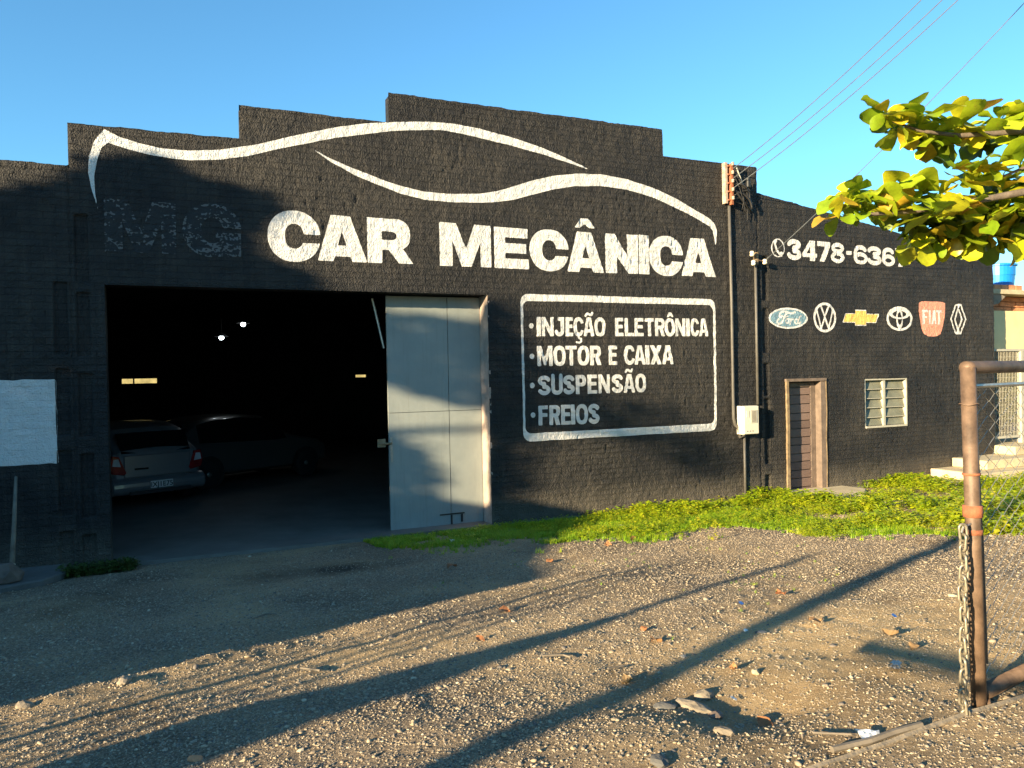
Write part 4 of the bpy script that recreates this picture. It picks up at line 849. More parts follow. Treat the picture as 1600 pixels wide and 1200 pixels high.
# ------------------------------------------------------------------ steps and the neighbour's place at the right
steps = thing('entry_steps', 'sunlit cement steps beside the right end of the black wall', 'steps', (15, -.5, 0))
for q, (xl, yf, h) in enumerate([(13.45, -1.40, .08), (14.1, -1.08, .24), (14.75, -.76, .42), (16.12, -.44, .60)]):
    MB().prism([(xl, yf), (24, yf-.02), (24, 5 if q == 3 else -.012), (xl, 5 if q == 3 else -.012)] if q < 3 else [(xl, yf), (24, yf), (24, 5), (xl, 5)], 'z', (-.3 if q == 0 else [.08, .24, .42][q-1]+.001), h).build('step', M['cream_concrete'], steps, bevel=.012)
hs_ = thing('cream_house', 'cream rendered neighbouring house with a brick top and flat slab roof', 'house', (19, 3, 0))
gxl = fac(1551, 515, .35)[0]
zc0 = fac(1580, 546, .35)[1]; zc1 = fac(1580, 486, .35)[1]
box('upper_wall', M['cream'], 16.16, 27, .35, .55, zc0, zc1, hs_)
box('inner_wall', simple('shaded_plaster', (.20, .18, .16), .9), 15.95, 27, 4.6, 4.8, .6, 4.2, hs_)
box('end_wall', M['cream'], 26.8, 27, 2.4, 9, .3, 4.2, hs_)
bt0, bt1 = zc1+.012, zc1+.36
mb = 0
for r in range(3):
    for c in range(16):
        x_ = gxl-.1+c*.29+(r % 2)*.14
        box('brick', M['terracotta'], x_, x_+.275, .60+random.uniform(-.008, .008), .78, bt0+r*.115, bt0+r*.115+.10, hs_)
box('roof_slab', M['cream_concrete'], 16.2, 27, .22, 9, bt1+.002, bt1+.10, hs_)
mb = MB().prism([(16.14, bt1-.30), (gxl+.05, bt1-.22), (gxl+.3, bt1-.05), (gxl+.1, bt1), (16.14, bt1)], 'y', .25, .55); mb.build('broken_eave', M['rubble'], hs_)
for r in range(1):
    for c in range(4):
        x_ = fac(1549, 450, .6)[0]-.05+c*.25; prop(box('brick', M['terracotta'], x_, x_+.23, .5, .68, bt1+.103, bt1+.25, bevel=.01), 'terracotta block under the blue water tank, %s from the black wall' % ['first', 'second', 'third', 'fourth'][c], 'brick', 'terracotta blocks under the tank')
tkx = fac(1566, 430, .9)[0]; tk = thing('water_tank', 'bright blue plastic water tank on terracotta blocks above the cream house', 'tank', (tkx, 1.0, bt1+.26)); zt = bt1+.255
rad = (fac(1582, 430, .9)[0]-fac(1549, 430, .9)[0])/2; th_ = fac(1566, 414, .9)[1]-zt
MB().lathe([(0, 0), (rad*.84, 0), (rad*.90, th_*.5), (rad*.93, th_*.5), (rad*.94, th_*.93)], (tkx, 1.0, zt), 28).build('tank_body', M['tank'], tk, smooth=False)
MB().lathe([(rad*.94, th_*.93), (rad*1.04, th_*.93), (rad*1.04, th_), (rad*.6, th_+.03), (0, th_+.04)], (tkx, 1.0, zt), 28).build('tank_lid', M['tank'], tk)
# white mesh gate
wg = thing('mesh_gate', 'white framed welded mesh gate on top of the cement steps', 'gate', (17.3, .1, .6)); YG = .10
g0 = fac(1540, 620, YG)[0]; g1 = fac(1595, 620, YG)[0]; gb = fac(1560, 684, YG)[1]; gt = fac(1560, 549, YG)[1]
for a in (g0, g1): box('gate_post', M['white'], a-.05, a+.05, YG-.05, YG+.05, .6, gt, wg)
box('rail', M['white'], g0-.05, g1+.6, YG-.03, YG+.03, gt+.002, gt+.05, wg); box('rail', M['white'], g0+.05, g1-.05, YG-.025, YG+.025, gb-.02, gb+.03, wg)
box('rail', M['white'], g0+.052, g1-.052, YG-.02, YG+.02, gb+(gt-gb)*.86, gb+(gt-gb)*.86+.03, wg)
mb = MB(); q = g0+.05
while q < g1-.05: mb.box(q, q+.006, YG-.003, YG+.003, gb, gt); q += .05
q = gb+.1
while q < gt: mb.box(g0+.05, g1-.05, YG+.0035, YG+.008, q, q+.006); q += .15
o = mb.build('mesh_wires', M['white'], wg); o['kind'] = 'stuff'
box('gate_post', M['white'], g1+.6, g1+.7, YG-.05, YG+.05, .6, gt, wg)
bq = thing('blue_barrel', 'blue plastic barrel half hidden behind the white mesh gate', 'barrel', (fac(1588, 640, 2.0)[0], 2, .6))
MB().lathe([(0, 0), (.27, 0), (.30, .1), (.30, .8), (.26, .9), (0, .9)], (fac(1590, 640, 2.0)[0], 2.2, .62), 18).build('barrel_body', M['blue'], bq, smooth=True)

# ------------------------------------------------------------------ the rusty gate in front
G0 = np.array([3.316, -8.515, .77]); GT = np.array([3.303, -8.491, 2.317]); GD = np.array([.986, .165, 0.0]); GD /= np.linalg.norm(GD); LG = 3.0
gate = thing('rusty_pipe_gate', 'rusty pipe framed chain link gate standing half open at the right', 'gate', tuple(G0))
Rp = .032
MB().tube([G0+np.array((0, 0, -.03)), (G0+GT)/2, GT-np.array((0, 0, .02))], Rp, 20).build('gate_post', M['rust'], gate, smooth=True)
TP = GT+np.array((0, 0, -.022)); 
MB().tube([TP-GD*Rp*.7, TP+GD*.02, TP+GD*LG], .029, 16).build('top_pipe', M['rust'], gate, smooth=True)
BPp = G0+np.array((0, 0, .045))
MB().tube([BPp+GD*.04, BPp+GD*LG], .034, 16).build('bottom_pipe', M['rust'], gate, smooth=True)
MB().tube([BPp+GD*LG, TP+GD*LG], Rp, 16).build('gate_post', M['rust'], gate, smooth=True)
MB().tube([TP+GD*.045+np.array((0, 0, -.085)), TP+GD*LG+np.array((0, 0, -.085))], .010, 8).build('tension_bar', M['galv'], gate)
TB = [TP+GD*.058+np.array((0, 0, -.08)), TP+GD*.085+np.array((0, 0, -.5)), TP+GD*.105+np.array((0, 0, -.78))]
MB().tube(TB, .007, 8).build('tension_rod', M['rust'], gate)
MB().tube([TB[2], G0+GD*.068+np.array((0, 0, .17))], .009, 8).build('tension_rod', M['rust'], gate)
def on(pz): return G0+(GT-G0)*((pz-G0[2])/(GT[2]-G0[2]))
def ringband(z0_, z1_, r_, nm, mt_, par=gate):
    c0 = on(z0_); c1 = on(z1_); return MB().tube([c0, c1], r_, 20).build(nm, mt_, par, smooth=True)
zcl = at(1520, 799, 3.46)[2]
ringband(zcl-.028, zcl+.024, .041, 'clamp', M['rust2']); cc = on(zcl)
MB().tube([cc+GD*.03, cc+GD*.075+np.array((0, 0, -.02))], .008, 6).build('clamp_bolt', M['rust2'], gate)
z2 = at(1516, 832, 3.46)[2]; ringband(z2-.012, z2+.010, .0385, 'weld_band', M['rust2'])
z3 = at(1515, 742, 3.46)[2]; ringband(z3-.004, z3+.006, .0375, 'weld_band', M['rust2'])
z4 = at(1510, 632, 3.46)[2]; c4 = on(z4)
MB().tube([c4+np.array([math.cos(t_)*.040, math.sin(t_)*.040, .004*math.sin(3*t_)]) for t_ in np.linspace(0, 6.0, 24)]+[TB[0]+(TB[1]-TB[0])*.25], .0025, 5).build('tie_wire', M['rust'], gate)
# chain link: each strand zigzags between top and bottom
mb = MB(); pitch = .062; nst = int((LG-.15)/pitch); zt_ = TP[2]-.09; zb_ = BPp[2]+.04; hgt_c = .062
for i in range(nst):
    x_ = .10+i*pitch; pts = []; k = 0; z_ = zt_
    while z_ > zb_:
        fr_ = (zt_-z_)/(zt_-zb_); start = .055+.05*min(1, fr_*1.6)
        s_ = x_ + (pitch/2+.004)*(1 if (k+i) % 2 else -1) + .007*math.sin(z_*5+i*.7)+.006*math.sin(z_*23+i*2.1); z_j = z_
        pts.append(TP*0+np.array([TP[0], TP[1], 0])+GD*s_+np.array([-GD[1], GD[0], 0])*(.004*(1 if (k+i) % 2 else -1))+np.array((0, 0, z_j))); z_ -= hgt_c/1.0*.5*1.1; k += 1
    if len(pts) > 2: mb.tube(pts, .0016, 4)
o = mb.build('chain_link', M['galv'], gate, fixn=False); o['kind'] = 'stuff'
# caster at the foot
cw = G0+GD*.035+np.array((0, 0, -.02))
whl = MB().lathe([(.006, -.014), (.03, -.014), (.036, -.010), (.030, 0), (.036, .010), (.03, .014), (.006, .014)], n=20); wo_ = whl.build('caster', M['rust'], gate, smooth=False)
wo_.matrix_parent_inverse = Matrix.Identity(4); wo_.location = tuple(cw-G0+np.array((0, -.02, .01))); wo_.rotation_euler = (math.pi/2, 0, math.atan2(GD[1], GD[0])+.5)
b0 = G0+GD*.085
MB().box(b0[0]-.02, b0[0]+.02, b0[1]-.012, b0[1]+.012, b0[2]-.07, b0[2]+.03).build('bracket', M['rust'], gate, bevel=.004)
# chain hanging in front of the post
ch = thing('hanging_chain', 'steel chain hanging along the rusty gate post down to the ground', 'chain', tuple(G0+np.array((-.06, 0, .3))))
ctop = at(1505, 832, 3.42); cbot = at(1506, 1122, 3.38); nlk = 19
link_me = None
for q in range(nlk):
    c = ctop+(cbot-ctop)*q/(nlk-1)+np.array((.004*math.sin(q*.8), .003*math.sin(q*1.3), 0))
    if link_me is None:
        lp = arc(0, .021, .0165, .0165, 0, 180, 7)+arc(0, -.021, .0165, .0165, 180, 360, 7)
        link_me = MB().tube([(a, 0, b) for a, b in lp], .0062, 7, closed=True).build('link', M['chain'], ch, smooth=True); L_ = link_me
        L_.matrix_parent_inverse = Matrix.Identity(4)
    else: L_ = link_me.copy(); COL.objects.link(L_)
    L_.location = tuple(c-np.array(ch['_base'])); L_.rotation_euler = (random.uniform(-.12, .12), random.uniform(-.1, .1), math.radians(-20)+(math.pi/2 if q % 2 else 0)+random.uniform(-.25, .25))
MB().tube([on(ctop[2]+.03)+np.array((-.03, -.01, 0)), ctop+np.array((0, 0, .024)), ctop+np.array((-.012, 0, .0))], .005, 6).build('hook', M['galv'], ch)
# steel track on the ground under the gate
ta = gnd(1640, 1083); tb_ = gnd(1250, 1202); ta = np.array(ta); tb_ = np.array(tb_); dr = (tb_-ta)/np.linalg.norm(tb_-ta)
pts = []
for i in range(25):
    p = ta-dr*.4+(tb_-ta+dr*1.4)*i/24; pts.append((p[0], p[1], float(zg(p[0], p[1]))+.012))
v = []; f = []
nr = np.array([-dr[1], dr[0]])
for x_, y_, z_ in pts:
    for o_, dz in ((-.006, -.014), (-.006, .0), (-.005, .005), (-.003, .0), (.005, -.004), (.005, -.014)): v.append((x_+nr[0]*o_, y_+nr[1]*o_, z_+dz))
for i in range(len(pts)-1):
    for j in range(6): a = i*6+j; b = i*6+(j+1) % 6; f.append((a, b, b+6, a+6))
prop(link('gate_track', pymesh('gate_track', v, f), M['rubble']), 'thin steel track half buried in the earth below the rusty gate', 'track')

# ------------------------------------------------------------------ tree branch at the right (tropical almond), each leaf its own object
def leaf_mesh(name, L, W, droop, fold, wob):
    us = [0, .12, .35, .6, .8, .94, 1.0]; ws = [.03, .22, .62, .96, 1.0, .62, .12]; v = []; f = []
    for u, w in zip(us, ws):
        x_ = L*u; z_ = -droop*u*u*L+.03*L*math.sin(u*9+wob); hw = W/2*w
        v += [(x_, -hw, z_+fold*hw+.006*math.sin(u*9+wob)), (x_, 0, z_), (x_, hw, z_+fold*hw+.006*math.sin(u*8+2*wob))]
    for i in range(len(us)-1):
        for j in (0, 1): a = i*3+j; f.append((a, a+3, a+4, a+1))
    return pymesh(name, v, f)
LM = []
for q, (L, W, dr_, fo) in enumerate([(.20, .125, .15, .25), (.17, .115, .35, .35), (.22, .14, .05, .2), (.145, .095, .3, .45), (.185, .12, .5, .15)]):
    me = leaf_mesh('leaf', L, W, dr_, fo, q*1.7); me.materials.append(M['almond']); me.shade_smooth(); LM.append(me)
Zt = 5.3
TB_ = at(2050, 240, 5.6)
tree = thing('almond_tree', 'tropical almond tree with big yellow green and orange leaves reaching in from the right', 'tree', (TB_[0], TB_[1], .7))
MB().tube([(TB_[0], TB_[1], .6), (TB_[0]+.03, TB_[1], 1.8), (TB_[0]-.02, TB_[1]+.03, 3.2), (TB_[0], TB_[1], 4.6)], .14, 12, r1=.07).build('trunk', M['bark'], tree, smooth=True)
def limb(pxs, r, r1):
    pts = [at(x_, y_, z_) for x_, y_, z_ in pxs]; return MB().tube(pts, r, 8, r1=r1).build('branch', M['bark'], tree, smooth=True)
limb([(2040, 330, 5.6), (1850, 300, 5.5), (1700, 235, 5.4), (1600, 205, 5.3), (1500, 212, 5.3), (1440, 205, 5.25), (1395, 190, 5.2)], .035, .007)
limb([(2040, 350, 5.6), (1850, 340, 5.4), (1700, 310, 5.3), (1600, 300, 5.2), (1520, 315, 5.2), (1430, 330, 5.15), (1360, 335, 5.1), (1315, 345, 5.1)], .04, .007)
limb([(1850, 340, 5.5), (1700, 270, 5.35), (1600, 262, 5.3), (1545, 285, 5.3)], .02, .006)
limb([(1700, 310, 5.6), (1600, 350, 5.6), (1500, 362, 5.6), (1420, 372, 5.6)], .02, .006)
ROS = [(1388, 178, 5.2, 9, 1), (1436, 188, 5.25, 11, 1.15), (1400, 200, 5.3, 7, 1), (1450, 215, 5.3, 7, 1), (1496, 196, 5.3, 9, 1.05), (1520, 215, 5.4, 9, 1.1), (1560, 190, 5.35, 10, 1.05), (1600, 180, 5.4, 9, 1.1), (1590, 218, 5.5, 7, 1.1), (1640, 190, 5.5, 7, 1.1),
       (1456, 232, 5.4, 3, .9), (1320, 308, 5.1, 8, .85), (1312, 336, 5.1, 7, .8), (1345, 308, 5.15, 9, 1), (1352, 328, 5.15, 8, .8), (1380, 300, 5.2, 10, 1), (1392, 334, 5.2, 8, .9), (1415, 318, 5.2, 8, 1), (1432, 300, 5.3, 8, .95), (1460, 340, 5.1, 9, 1.1), (1470, 300, 5.25, 9, 1),
       (1500, 330, 5.2, 9, 1.05), (1520, 272, 5.3, 10, 1.05), (1548, 262, 5.3, 8, 1), (1500, 285, 5.35, 7, 1), (1590, 262, 5.35, 9, 1.05), (1560, 305, 5.4, 9, 1.1), (1590, 330, 5.3, 9, 1.1), (1540, 345, 5.25, 8, 1.05), (1630, 290, 5.4, 8, 1.1),
       (1436, 362, 5.55, 8, 1.0), (1428, 384, 5.5, 6, .9), (1458, 372, 5.6, 8, 1.0), (1490, 365, 5.6, 8, 1), (1530, 368, 5.6, 7, 1), (1570, 365, 5.6, 7, 1), (1610, 355, 5.6, 6, 1)]
random.seed(21); nl = 0
for px, py, Z_, n, s_ in ROS:
    c = at(px, py, Z_); a0 = random.uniform(0, 6.28); nl += n
    for k in range(n):
        if nl > 299+n and k > n-(nl-299): break
        az_ = a0+k*2.399; el_ = random.uniform(-.55, .85)
        if Z_ > 5.5: el_ = random.uniform(-1.3, .2)
        me = random.choice(LM); o = bpy.data.objects.new('leaf', me); COL.objects.link(o); o.parent = tree
        sc_ = s_*random.uniform(.62, 1.15)*1.12
        o.location = tuple(c-np.array((TB_[0], TB_[1], .7))+np.array((math.cos(az_)*.02, math.sin(az_)*.02, random.uniform(-.03, .03))))
        o.rotation_euler = (random.uniform(-.7, .7), -el_, az_); o.scale = (sc_, sc_, sc_)

# the leaves past the first 300, inside the mass, joined
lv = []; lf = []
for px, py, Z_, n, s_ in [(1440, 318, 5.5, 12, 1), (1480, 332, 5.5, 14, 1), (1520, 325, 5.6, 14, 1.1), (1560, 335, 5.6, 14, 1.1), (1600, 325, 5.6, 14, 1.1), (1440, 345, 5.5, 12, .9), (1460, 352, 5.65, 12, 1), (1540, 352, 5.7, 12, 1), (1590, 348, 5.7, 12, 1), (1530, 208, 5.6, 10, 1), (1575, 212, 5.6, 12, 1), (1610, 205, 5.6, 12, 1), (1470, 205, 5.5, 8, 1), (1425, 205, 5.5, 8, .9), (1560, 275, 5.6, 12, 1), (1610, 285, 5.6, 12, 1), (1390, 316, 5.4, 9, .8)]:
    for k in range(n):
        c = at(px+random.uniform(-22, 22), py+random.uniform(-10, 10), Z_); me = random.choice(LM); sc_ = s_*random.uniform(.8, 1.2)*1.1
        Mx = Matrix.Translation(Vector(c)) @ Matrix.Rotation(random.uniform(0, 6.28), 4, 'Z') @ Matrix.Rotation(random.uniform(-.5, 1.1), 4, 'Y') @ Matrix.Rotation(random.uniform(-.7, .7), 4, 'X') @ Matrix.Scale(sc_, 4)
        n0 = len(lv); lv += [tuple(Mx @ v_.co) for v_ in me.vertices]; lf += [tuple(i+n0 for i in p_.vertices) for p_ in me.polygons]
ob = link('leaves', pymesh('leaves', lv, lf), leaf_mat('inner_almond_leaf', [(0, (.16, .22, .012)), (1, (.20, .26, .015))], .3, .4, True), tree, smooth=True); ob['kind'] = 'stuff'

# ------------------------------------------------------------------ gravel, grass and weeds
rng = np.random.default_rng(5)
def stone_protos():
    out = []
    for q in range(6):
        bm = bmesh.new(); bmesh.ops.create_icosphere(bm, subdivisions=1, radius=1)
        for v in bm.verts:
            n = 1+.5*mnoise.noise(v.co*1.2+Vector((q*7.3, 1, 2))); v.co = Vector((v.co.x*n, v.co.y*n*.8, v.co.z*n*.48))
        me = bpy.data.meshes.new('gravel_stone_shape'); bm.to_mesh(me); bm.free(); out.append(proto('gravel_stone_shape', me, M['stone'], smooth=(q % 2 == 0)))
    return out
def seg(n, x0, x1, y0, y1, s_mu, s_sd):
    x_ = rng.uniform(x0, x1, n); y_ = rng.uniform(y0, y1, n); s_ = np.exp(rng.normal(math.log(s_mu), s_sd, n)); return x_, y_, s_
parts_ = [seg(130000, -1.6, 6.0, -9.6, -5.6, .0042, .45), seg(24000, 6.0, 10.0, -9.6, -5.6, .0065, .4), seg(120, -2, 6.5, -9.7, -5.2, .015, .3), seg(60000, -2.2, 8.5, -5.6, -2.6, .0056, .38), seg(26000, -2.2, 10, -2.6, -.1, .0062, .35), seg(14000, 8.0, 14, -9.0, -2.0, .009, .4), seg(160, -2, 9, -7, -1, .016, .3)]
px_ = np.concatenate([p[0] for p in parts_]); py_ = np.concatenate([p[1] for p in parts_]); ps_ = np.concatenate([p[2] for p in parts_])
sd_ = sandf(px_, py_); keep = rng.random(len(px_)) < (1.15-.65*sd_)*np.clip(.55+1.3*(vnoise(px_, py_, .6, 71)+vnoise(px_, py_, 1.7, 72)*.7+.5), .12, 1); 
grassy = (py_ > -1.9+.0*px_) & (px_ > 2.2) & (rng.random(len(px_)) < .75); keep &= ~grassy
px_, py_, ps_ = px_[keep], py_[keep], np.clip(ps_[keep], .003, .034)
pz_ = zg(px_, py_)+ps_*.08
sc3 = ps_[:, None]*rng.uniform(.75, 1.25, (len(ps_), 3)); rt3 = np.stack([rng.uniform(-.5, .5, len(ps_)), rng.uniform(-.5, .5, len(ps_)), rng.uniform(0, 6.28, len(ps_))], 1)
gn_scatter('gravel', stone_protos(), np.stack([px_, py_, pz_], 1), sc3, rt3, rng.integers(0, 6, len(ps_)), 'loose grey and tan gravel covering the sloping yard', 'gravel')

def grass_protos():
    out = []
    for q in range(4):
        r_ = random.Random(q); v = []; f = []
        for k in range(9):
            a = r_.uniform(0, 6.28); l_ = r_.uniform(.6, 1.0); b = r_.uniform(.2, .7); w = .045; bx, by = r_.uniform(-.25, .25), r_.uniform(-.25, .25); dx, dy = math.cos(a), math.sin(a); n = len(v)
            for u in (0, .5, 1):
                cx_, cy_, cz_ = bx+dx*b*u*u*l_, by+dy*b*u*u*l_, l_*u*(1-.25*u*b); ww = w*(1-u*.85); v += [(cx_-dy*ww, cy_+dx*ww, cz_), (cx_+dy*ww, cy_-dx*ww, cz_)]
            f += [(n, n+1, n+3, n+2), (n+2, n+3, n+5, n+4)]
        out.append(proto('grass_tuft_shape', pymesh('grass_tuft_shape', v, f), M['grass']))
    return out
def weed_protos(mt_=None):
    out = []
    for q in range(5):
        r_ = random.Random(q+40); v = []; f = []
        for k in range(15):
            a = r_.uniform(0, 6.28); hgt2 = r_.uniform(.15, 1.0); rr = r_.uniform(.1, .6)*(1.1-.5*hgt2); L = r_.uniform(.22, .42); W = L*.8; ti = r_.uniform(-.5, .4); c = np.array((math.cos(a)*rr, math.sin(a)*rr, hgt2)); a2 = a+r_.uniform(-.7, .7)
            d = np.array((math.cos(a2)*math.cos(ti), math.sin(a2)*math.cos(ti), math.sin(ti))); s_ = np.array((-math.sin(a2), math.cos(a2), r_.uniform(-.3, .3))); n = len(v)
            v += [c, c+d*L*.45+s_*W/2+np.array((0, 0, .04)), c+d*L, c+d*L*.45-s_*W/2+np.array((0, 0, .04)), c+d*L*.5]
            f += [(n, n+1, n+4), (n+1, n+2, n+4), (n+2, n+3, n+4), (n+3, n, n+4)]
            n = len(v); v += [(c[0]*.2, c[1]*.2, 0), (c[0]*.2+.02, c[1]*.2, 0), (c[0], c[1], c[2])]; f.append((n, n+1, n+2))
        out.append(proto('weed_plant_shape', pymesh('weed_plant_shape', v, f), mt_ or M['weed']))
    return out
def edgeline(x):   # front limit of the green strip
    return -np.interp(x, [1.9, 2.4, 2.8, 3.5, 4.6, 5.5, 6.4, 6.8, 7.2, 7.8, 9, 12, 16], [.02, .50, 1.0, 1.7, 2.15, 2.4, 2.65, 3.2, 3.9, 4.5, 6.0, 7.0, 7.0])
n = 60000; x_ = rng.uniform(2.45, 9.5, n); y_ = rng.uniform(-5.4, -.02, n); k = (y_ > edgeline(x_)+vnoise(x_, y_, .8, 81)*1.5+vnoise(x_, y_, .22, 88)*.8+rng.normal(.05, .30, n)) & (rng.random(n) < .30+1.5*(vnoise(x_, y_, .35, 82)+.25)) & (x_ < 8.4+vnoise(x_, y_, .6, 84))
x2 = rng.uniform(2.2, 9.5, 5200); y2 = rng.uniform(-6.8, -.9, 5200); k2 = (vnoise(x2, y2, .5, 83)+vnoise(x2, y2, .15, 94)*.5 > .20) & (rng.random(5200) < np.exp(-(edgeline(x2)-y2)/1.1)*.9+.12)
x_ = np.concatenate([x_[k], x2[k2]]); y_ = np.concatenate([y_[k], y2[k2]]); s_ = rng.uniform(.03, .085, len(x_)); s_[-int(k2.sum()):] *= .45
gn_scatter('grass', grass_protos(), np.stack([x_, y_, zg(x_, y_)-.005], 1), np.repeat(s_[:, None], 3, 1)*np.array([1.2, 1.2, 1]), np.stack([x_*0, x_*0, rng.uniform(0, 6.28, len(x_))], 1), rng.integers(0, 4, len(x_)), 'short bright green grass along the foot of the wall', 'grass')
n = 46000; x_ = rng.uniform(2.6, 17, n); y_ = rng.uniform(-7.5, -.05, n)
dens = sstep(2.9, 5.8, x_)*.9+.12*(y_ > -.5)
k = (y_ > edgeline(x_)+vnoise(x_, y_, .9, 85)*1.9+vnoise(x_, y_, .25, 89)*1.0+rng.normal(.05, .32, n)) & (rng.random(n) < dens*(.40+vnoise(x_, y_, .45, 86)*1.6+.2)) & ~((x_ > 10.0) & (x_ < 11.9) & (y_ > -1.25)) & ~((x_ > 13.5) & (y_ > -1.5)) & ~((x_ > 9.9) & (x_ < 12.6) & (y_ > -2.6) & (y_ < -1.2) & (rng.random(n) < .55))
x_, y_ = x_[k], y_[k]; s_ = rng.uniform(.05, .12, len(x_))*(.75+1.5*sstep(4.5, 9, x_)*np.clip(vnoise(x_, y_, .42, 87)+vnoise(x_, y_, 1.1, 90)+.45, 0, 2))
gn_scatter('weeds', weed_protos(), np.stack([x_, y_, zg(x_, y_)-.005], 1), np.stack([s_*1.15, s_*1.15, s_], 1), np.stack([x_*0, x_*0, rng.uniform(0, 6.28, len(x_))], 1), rng.integers(0, 5, len(x_)), 'bright leafy weeds thick in front of the wall on the right', 'weeds')
n = 240; x_ = rng.uniform(-1.25, -.45, n); y_ = rng.uniform(-.55, -.05, n)-.0; s_ = rng.uniform(.06, .13, n)
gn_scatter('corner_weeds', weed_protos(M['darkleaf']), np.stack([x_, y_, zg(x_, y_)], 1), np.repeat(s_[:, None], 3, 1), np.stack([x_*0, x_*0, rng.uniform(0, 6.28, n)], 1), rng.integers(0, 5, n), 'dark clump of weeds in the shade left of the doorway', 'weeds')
# plants behind the white gate
px0 = fac(1570, 640, 1.8)[0]; n = 160; x_ = rng.normal(px0, .22, n); z_ = rng.uniform(.75, 2.0, n); y_ = rng.normal(1.6, .15, n)
pt = gn_scatter('potted_shrub', weed_protos(), np.stack([x_, y_, z_], 1), np.full((n, 3), .17), rng.uniform(-.5, .5, (n, 3)), rng.integers(0, 5, n), 'yellow green shrub growing behind the white mesh gate', 'shrub')

# ------------------------------------------------------------------ litter on the yard
def gpt(px, py, dz=0): x_, y_ = gnd(px, py); return (x_, y_, float(zg(x_, y_))+dz)
dl = []
for q in range(3):
    v = []; f = []; rr = random.Random(q)
    for i in range(7):
        u = i/6; w = math.sin(math.pi*min(1, u*.95+.05))*.4; x_ = u; zc = .25*math.sin(u*5+q)+.1; v += [(x_, -w, zc+.25*rr.random()), (x_, 0, zc-.05), (x_, w, zc+.3*rr.random())]
    for i in range(6):
        for j in (0, 1): a = i*3+j; f.append((a, a+3, a+4, a+1))
    me = pymesh('dead_leaf', v, f); me.materials.append(M['deadleaf']); dl.append(me)
spots = [(1018, 1006, .10, 'curled orange brown dead leaf lying near the short grass'), (1225, 935, .10, 'flat orange dead leaf in front of the sunlit weeds'), (1405, 995, .10, 'orange dead leaf above the right hand pole shadow'), (1430, 1012, .07, 'small reddish leaf touching the short dark shadow'), (1265, 975, .09, 'thin brown leaf crossing the long pole shadow'),
         (985, 1065, .09, 'dark orange curled leaf on the edge of the pole shadow'), (862, 875, .10, 'brown leaf where grass meets gravel near the wall'), (988, 843, .09, 'orange leaf in the bright green grass'), (950, 852, .12, 'pale brown crumpled leaf at the front of the grass'), (700, 888, .13, 'dull red triangular leaf in the shaded gravel'),
         (1185, 1105, .085, 'long brown leaf beside the rubble dip'), (1145, 1050, .06, 'small orange leaf beside the pale stone'), (780, 955, .09, 'brown leaf on the sunlit gravel strip'), (1330, 800, .11, 'orange leaf at the front of the right weeds'), (1440, 812, .10, 'brown leaf under the right hand weeds'), (1010, 985, .06, 'small brown leaf above the curled orange one'), (745, 1000, .07, 'thin dry leaf in the middle of the yard'), (1300, 815, .09, 'tan leaf caught in the low weeds')]
for q, (px, py, s_, lb) in enumerate(spots):
    o = bpy.data.objects.new('dead_leaf', dl[q % 3]); COL.objects.link(o); o.location = gpt(px, py, .008); o.rotation_euler = (random.uniform(-.3, .3), random.uniform(-.3, .2), random.uniform(0, 6.28)); o.scale = (s_, s_, s_*.7); prop(o, lb, 'leaf', 'dead leaves on the yard')
rocks = [(1100, 1082, (.055, .04, .025), M['rubble'], 'flat pale lump of broken mortar at the rubble dip'), (1180, 1050, (.030, .022, .016), M['cream_concrete'], 'single cream pebble in the sunlit gravel'), (1085, 1098, (.10, .05, .022), M['rubble'], 'wide flat slab of broken mortar beside the dip'), (1040, 1100, (.06, .04, .018), M['old_concrete'], 'grey flat rubble piece left of the dip'),
         (1118, 1105, (.05, .035, .02), M['stile_wood'], 'brown earthy clod inside the rubble dip'), (1030, 1190, (.05, .035, .02), M['old_concrete'], 'grey stone at the bottom edge of the picture'), (1133, 1140, (.045, .03, .018), M['rubble'], 'tan rubble piece below the dip'), (38, 1108, (.05, .03, .025), M['rubble'], 'pale clod on the gravel ridge at far left'), (195, 1072, (.05, .035, .03), M['rubble'], 'pale clod on the gravel ridge in the sun'),
         (1490, 932, (.045, .03, .012), M['cream_concrete'], 'flat cream stone left of the gate post'), (1190, 990, (.035, .022, .01), M['concrete'], 'thin grey flake lying in the long pole shadow'), (875, 811, (.10, .07, .05), M['rubble'], 'rounded tan stone against the foot of the wall'), (1068, 1022, (.022, .018, .012), M['concrete'], 'small grey pebble beside the orange leaf'), (305, 1184, (.04, .028, .012), M['terracotta'], 'pinkish flat pebble in the shaded foreground'), (1290, 1068, (.02, .015, .01), M['rubble'], 'small tan pebble on the sand patch'), (1165, 985, (.02, .014, .01), M['paper'], 'tiny white pebble in the gravel')]
for q, (px, py, s_, mt_, lb) in enumerate(rocks): prop(rock('stone', gpt(px, py, s_[2]*.3), s_, q*1.7+.3, mt_, rot=q*.9), lb, 'stone')
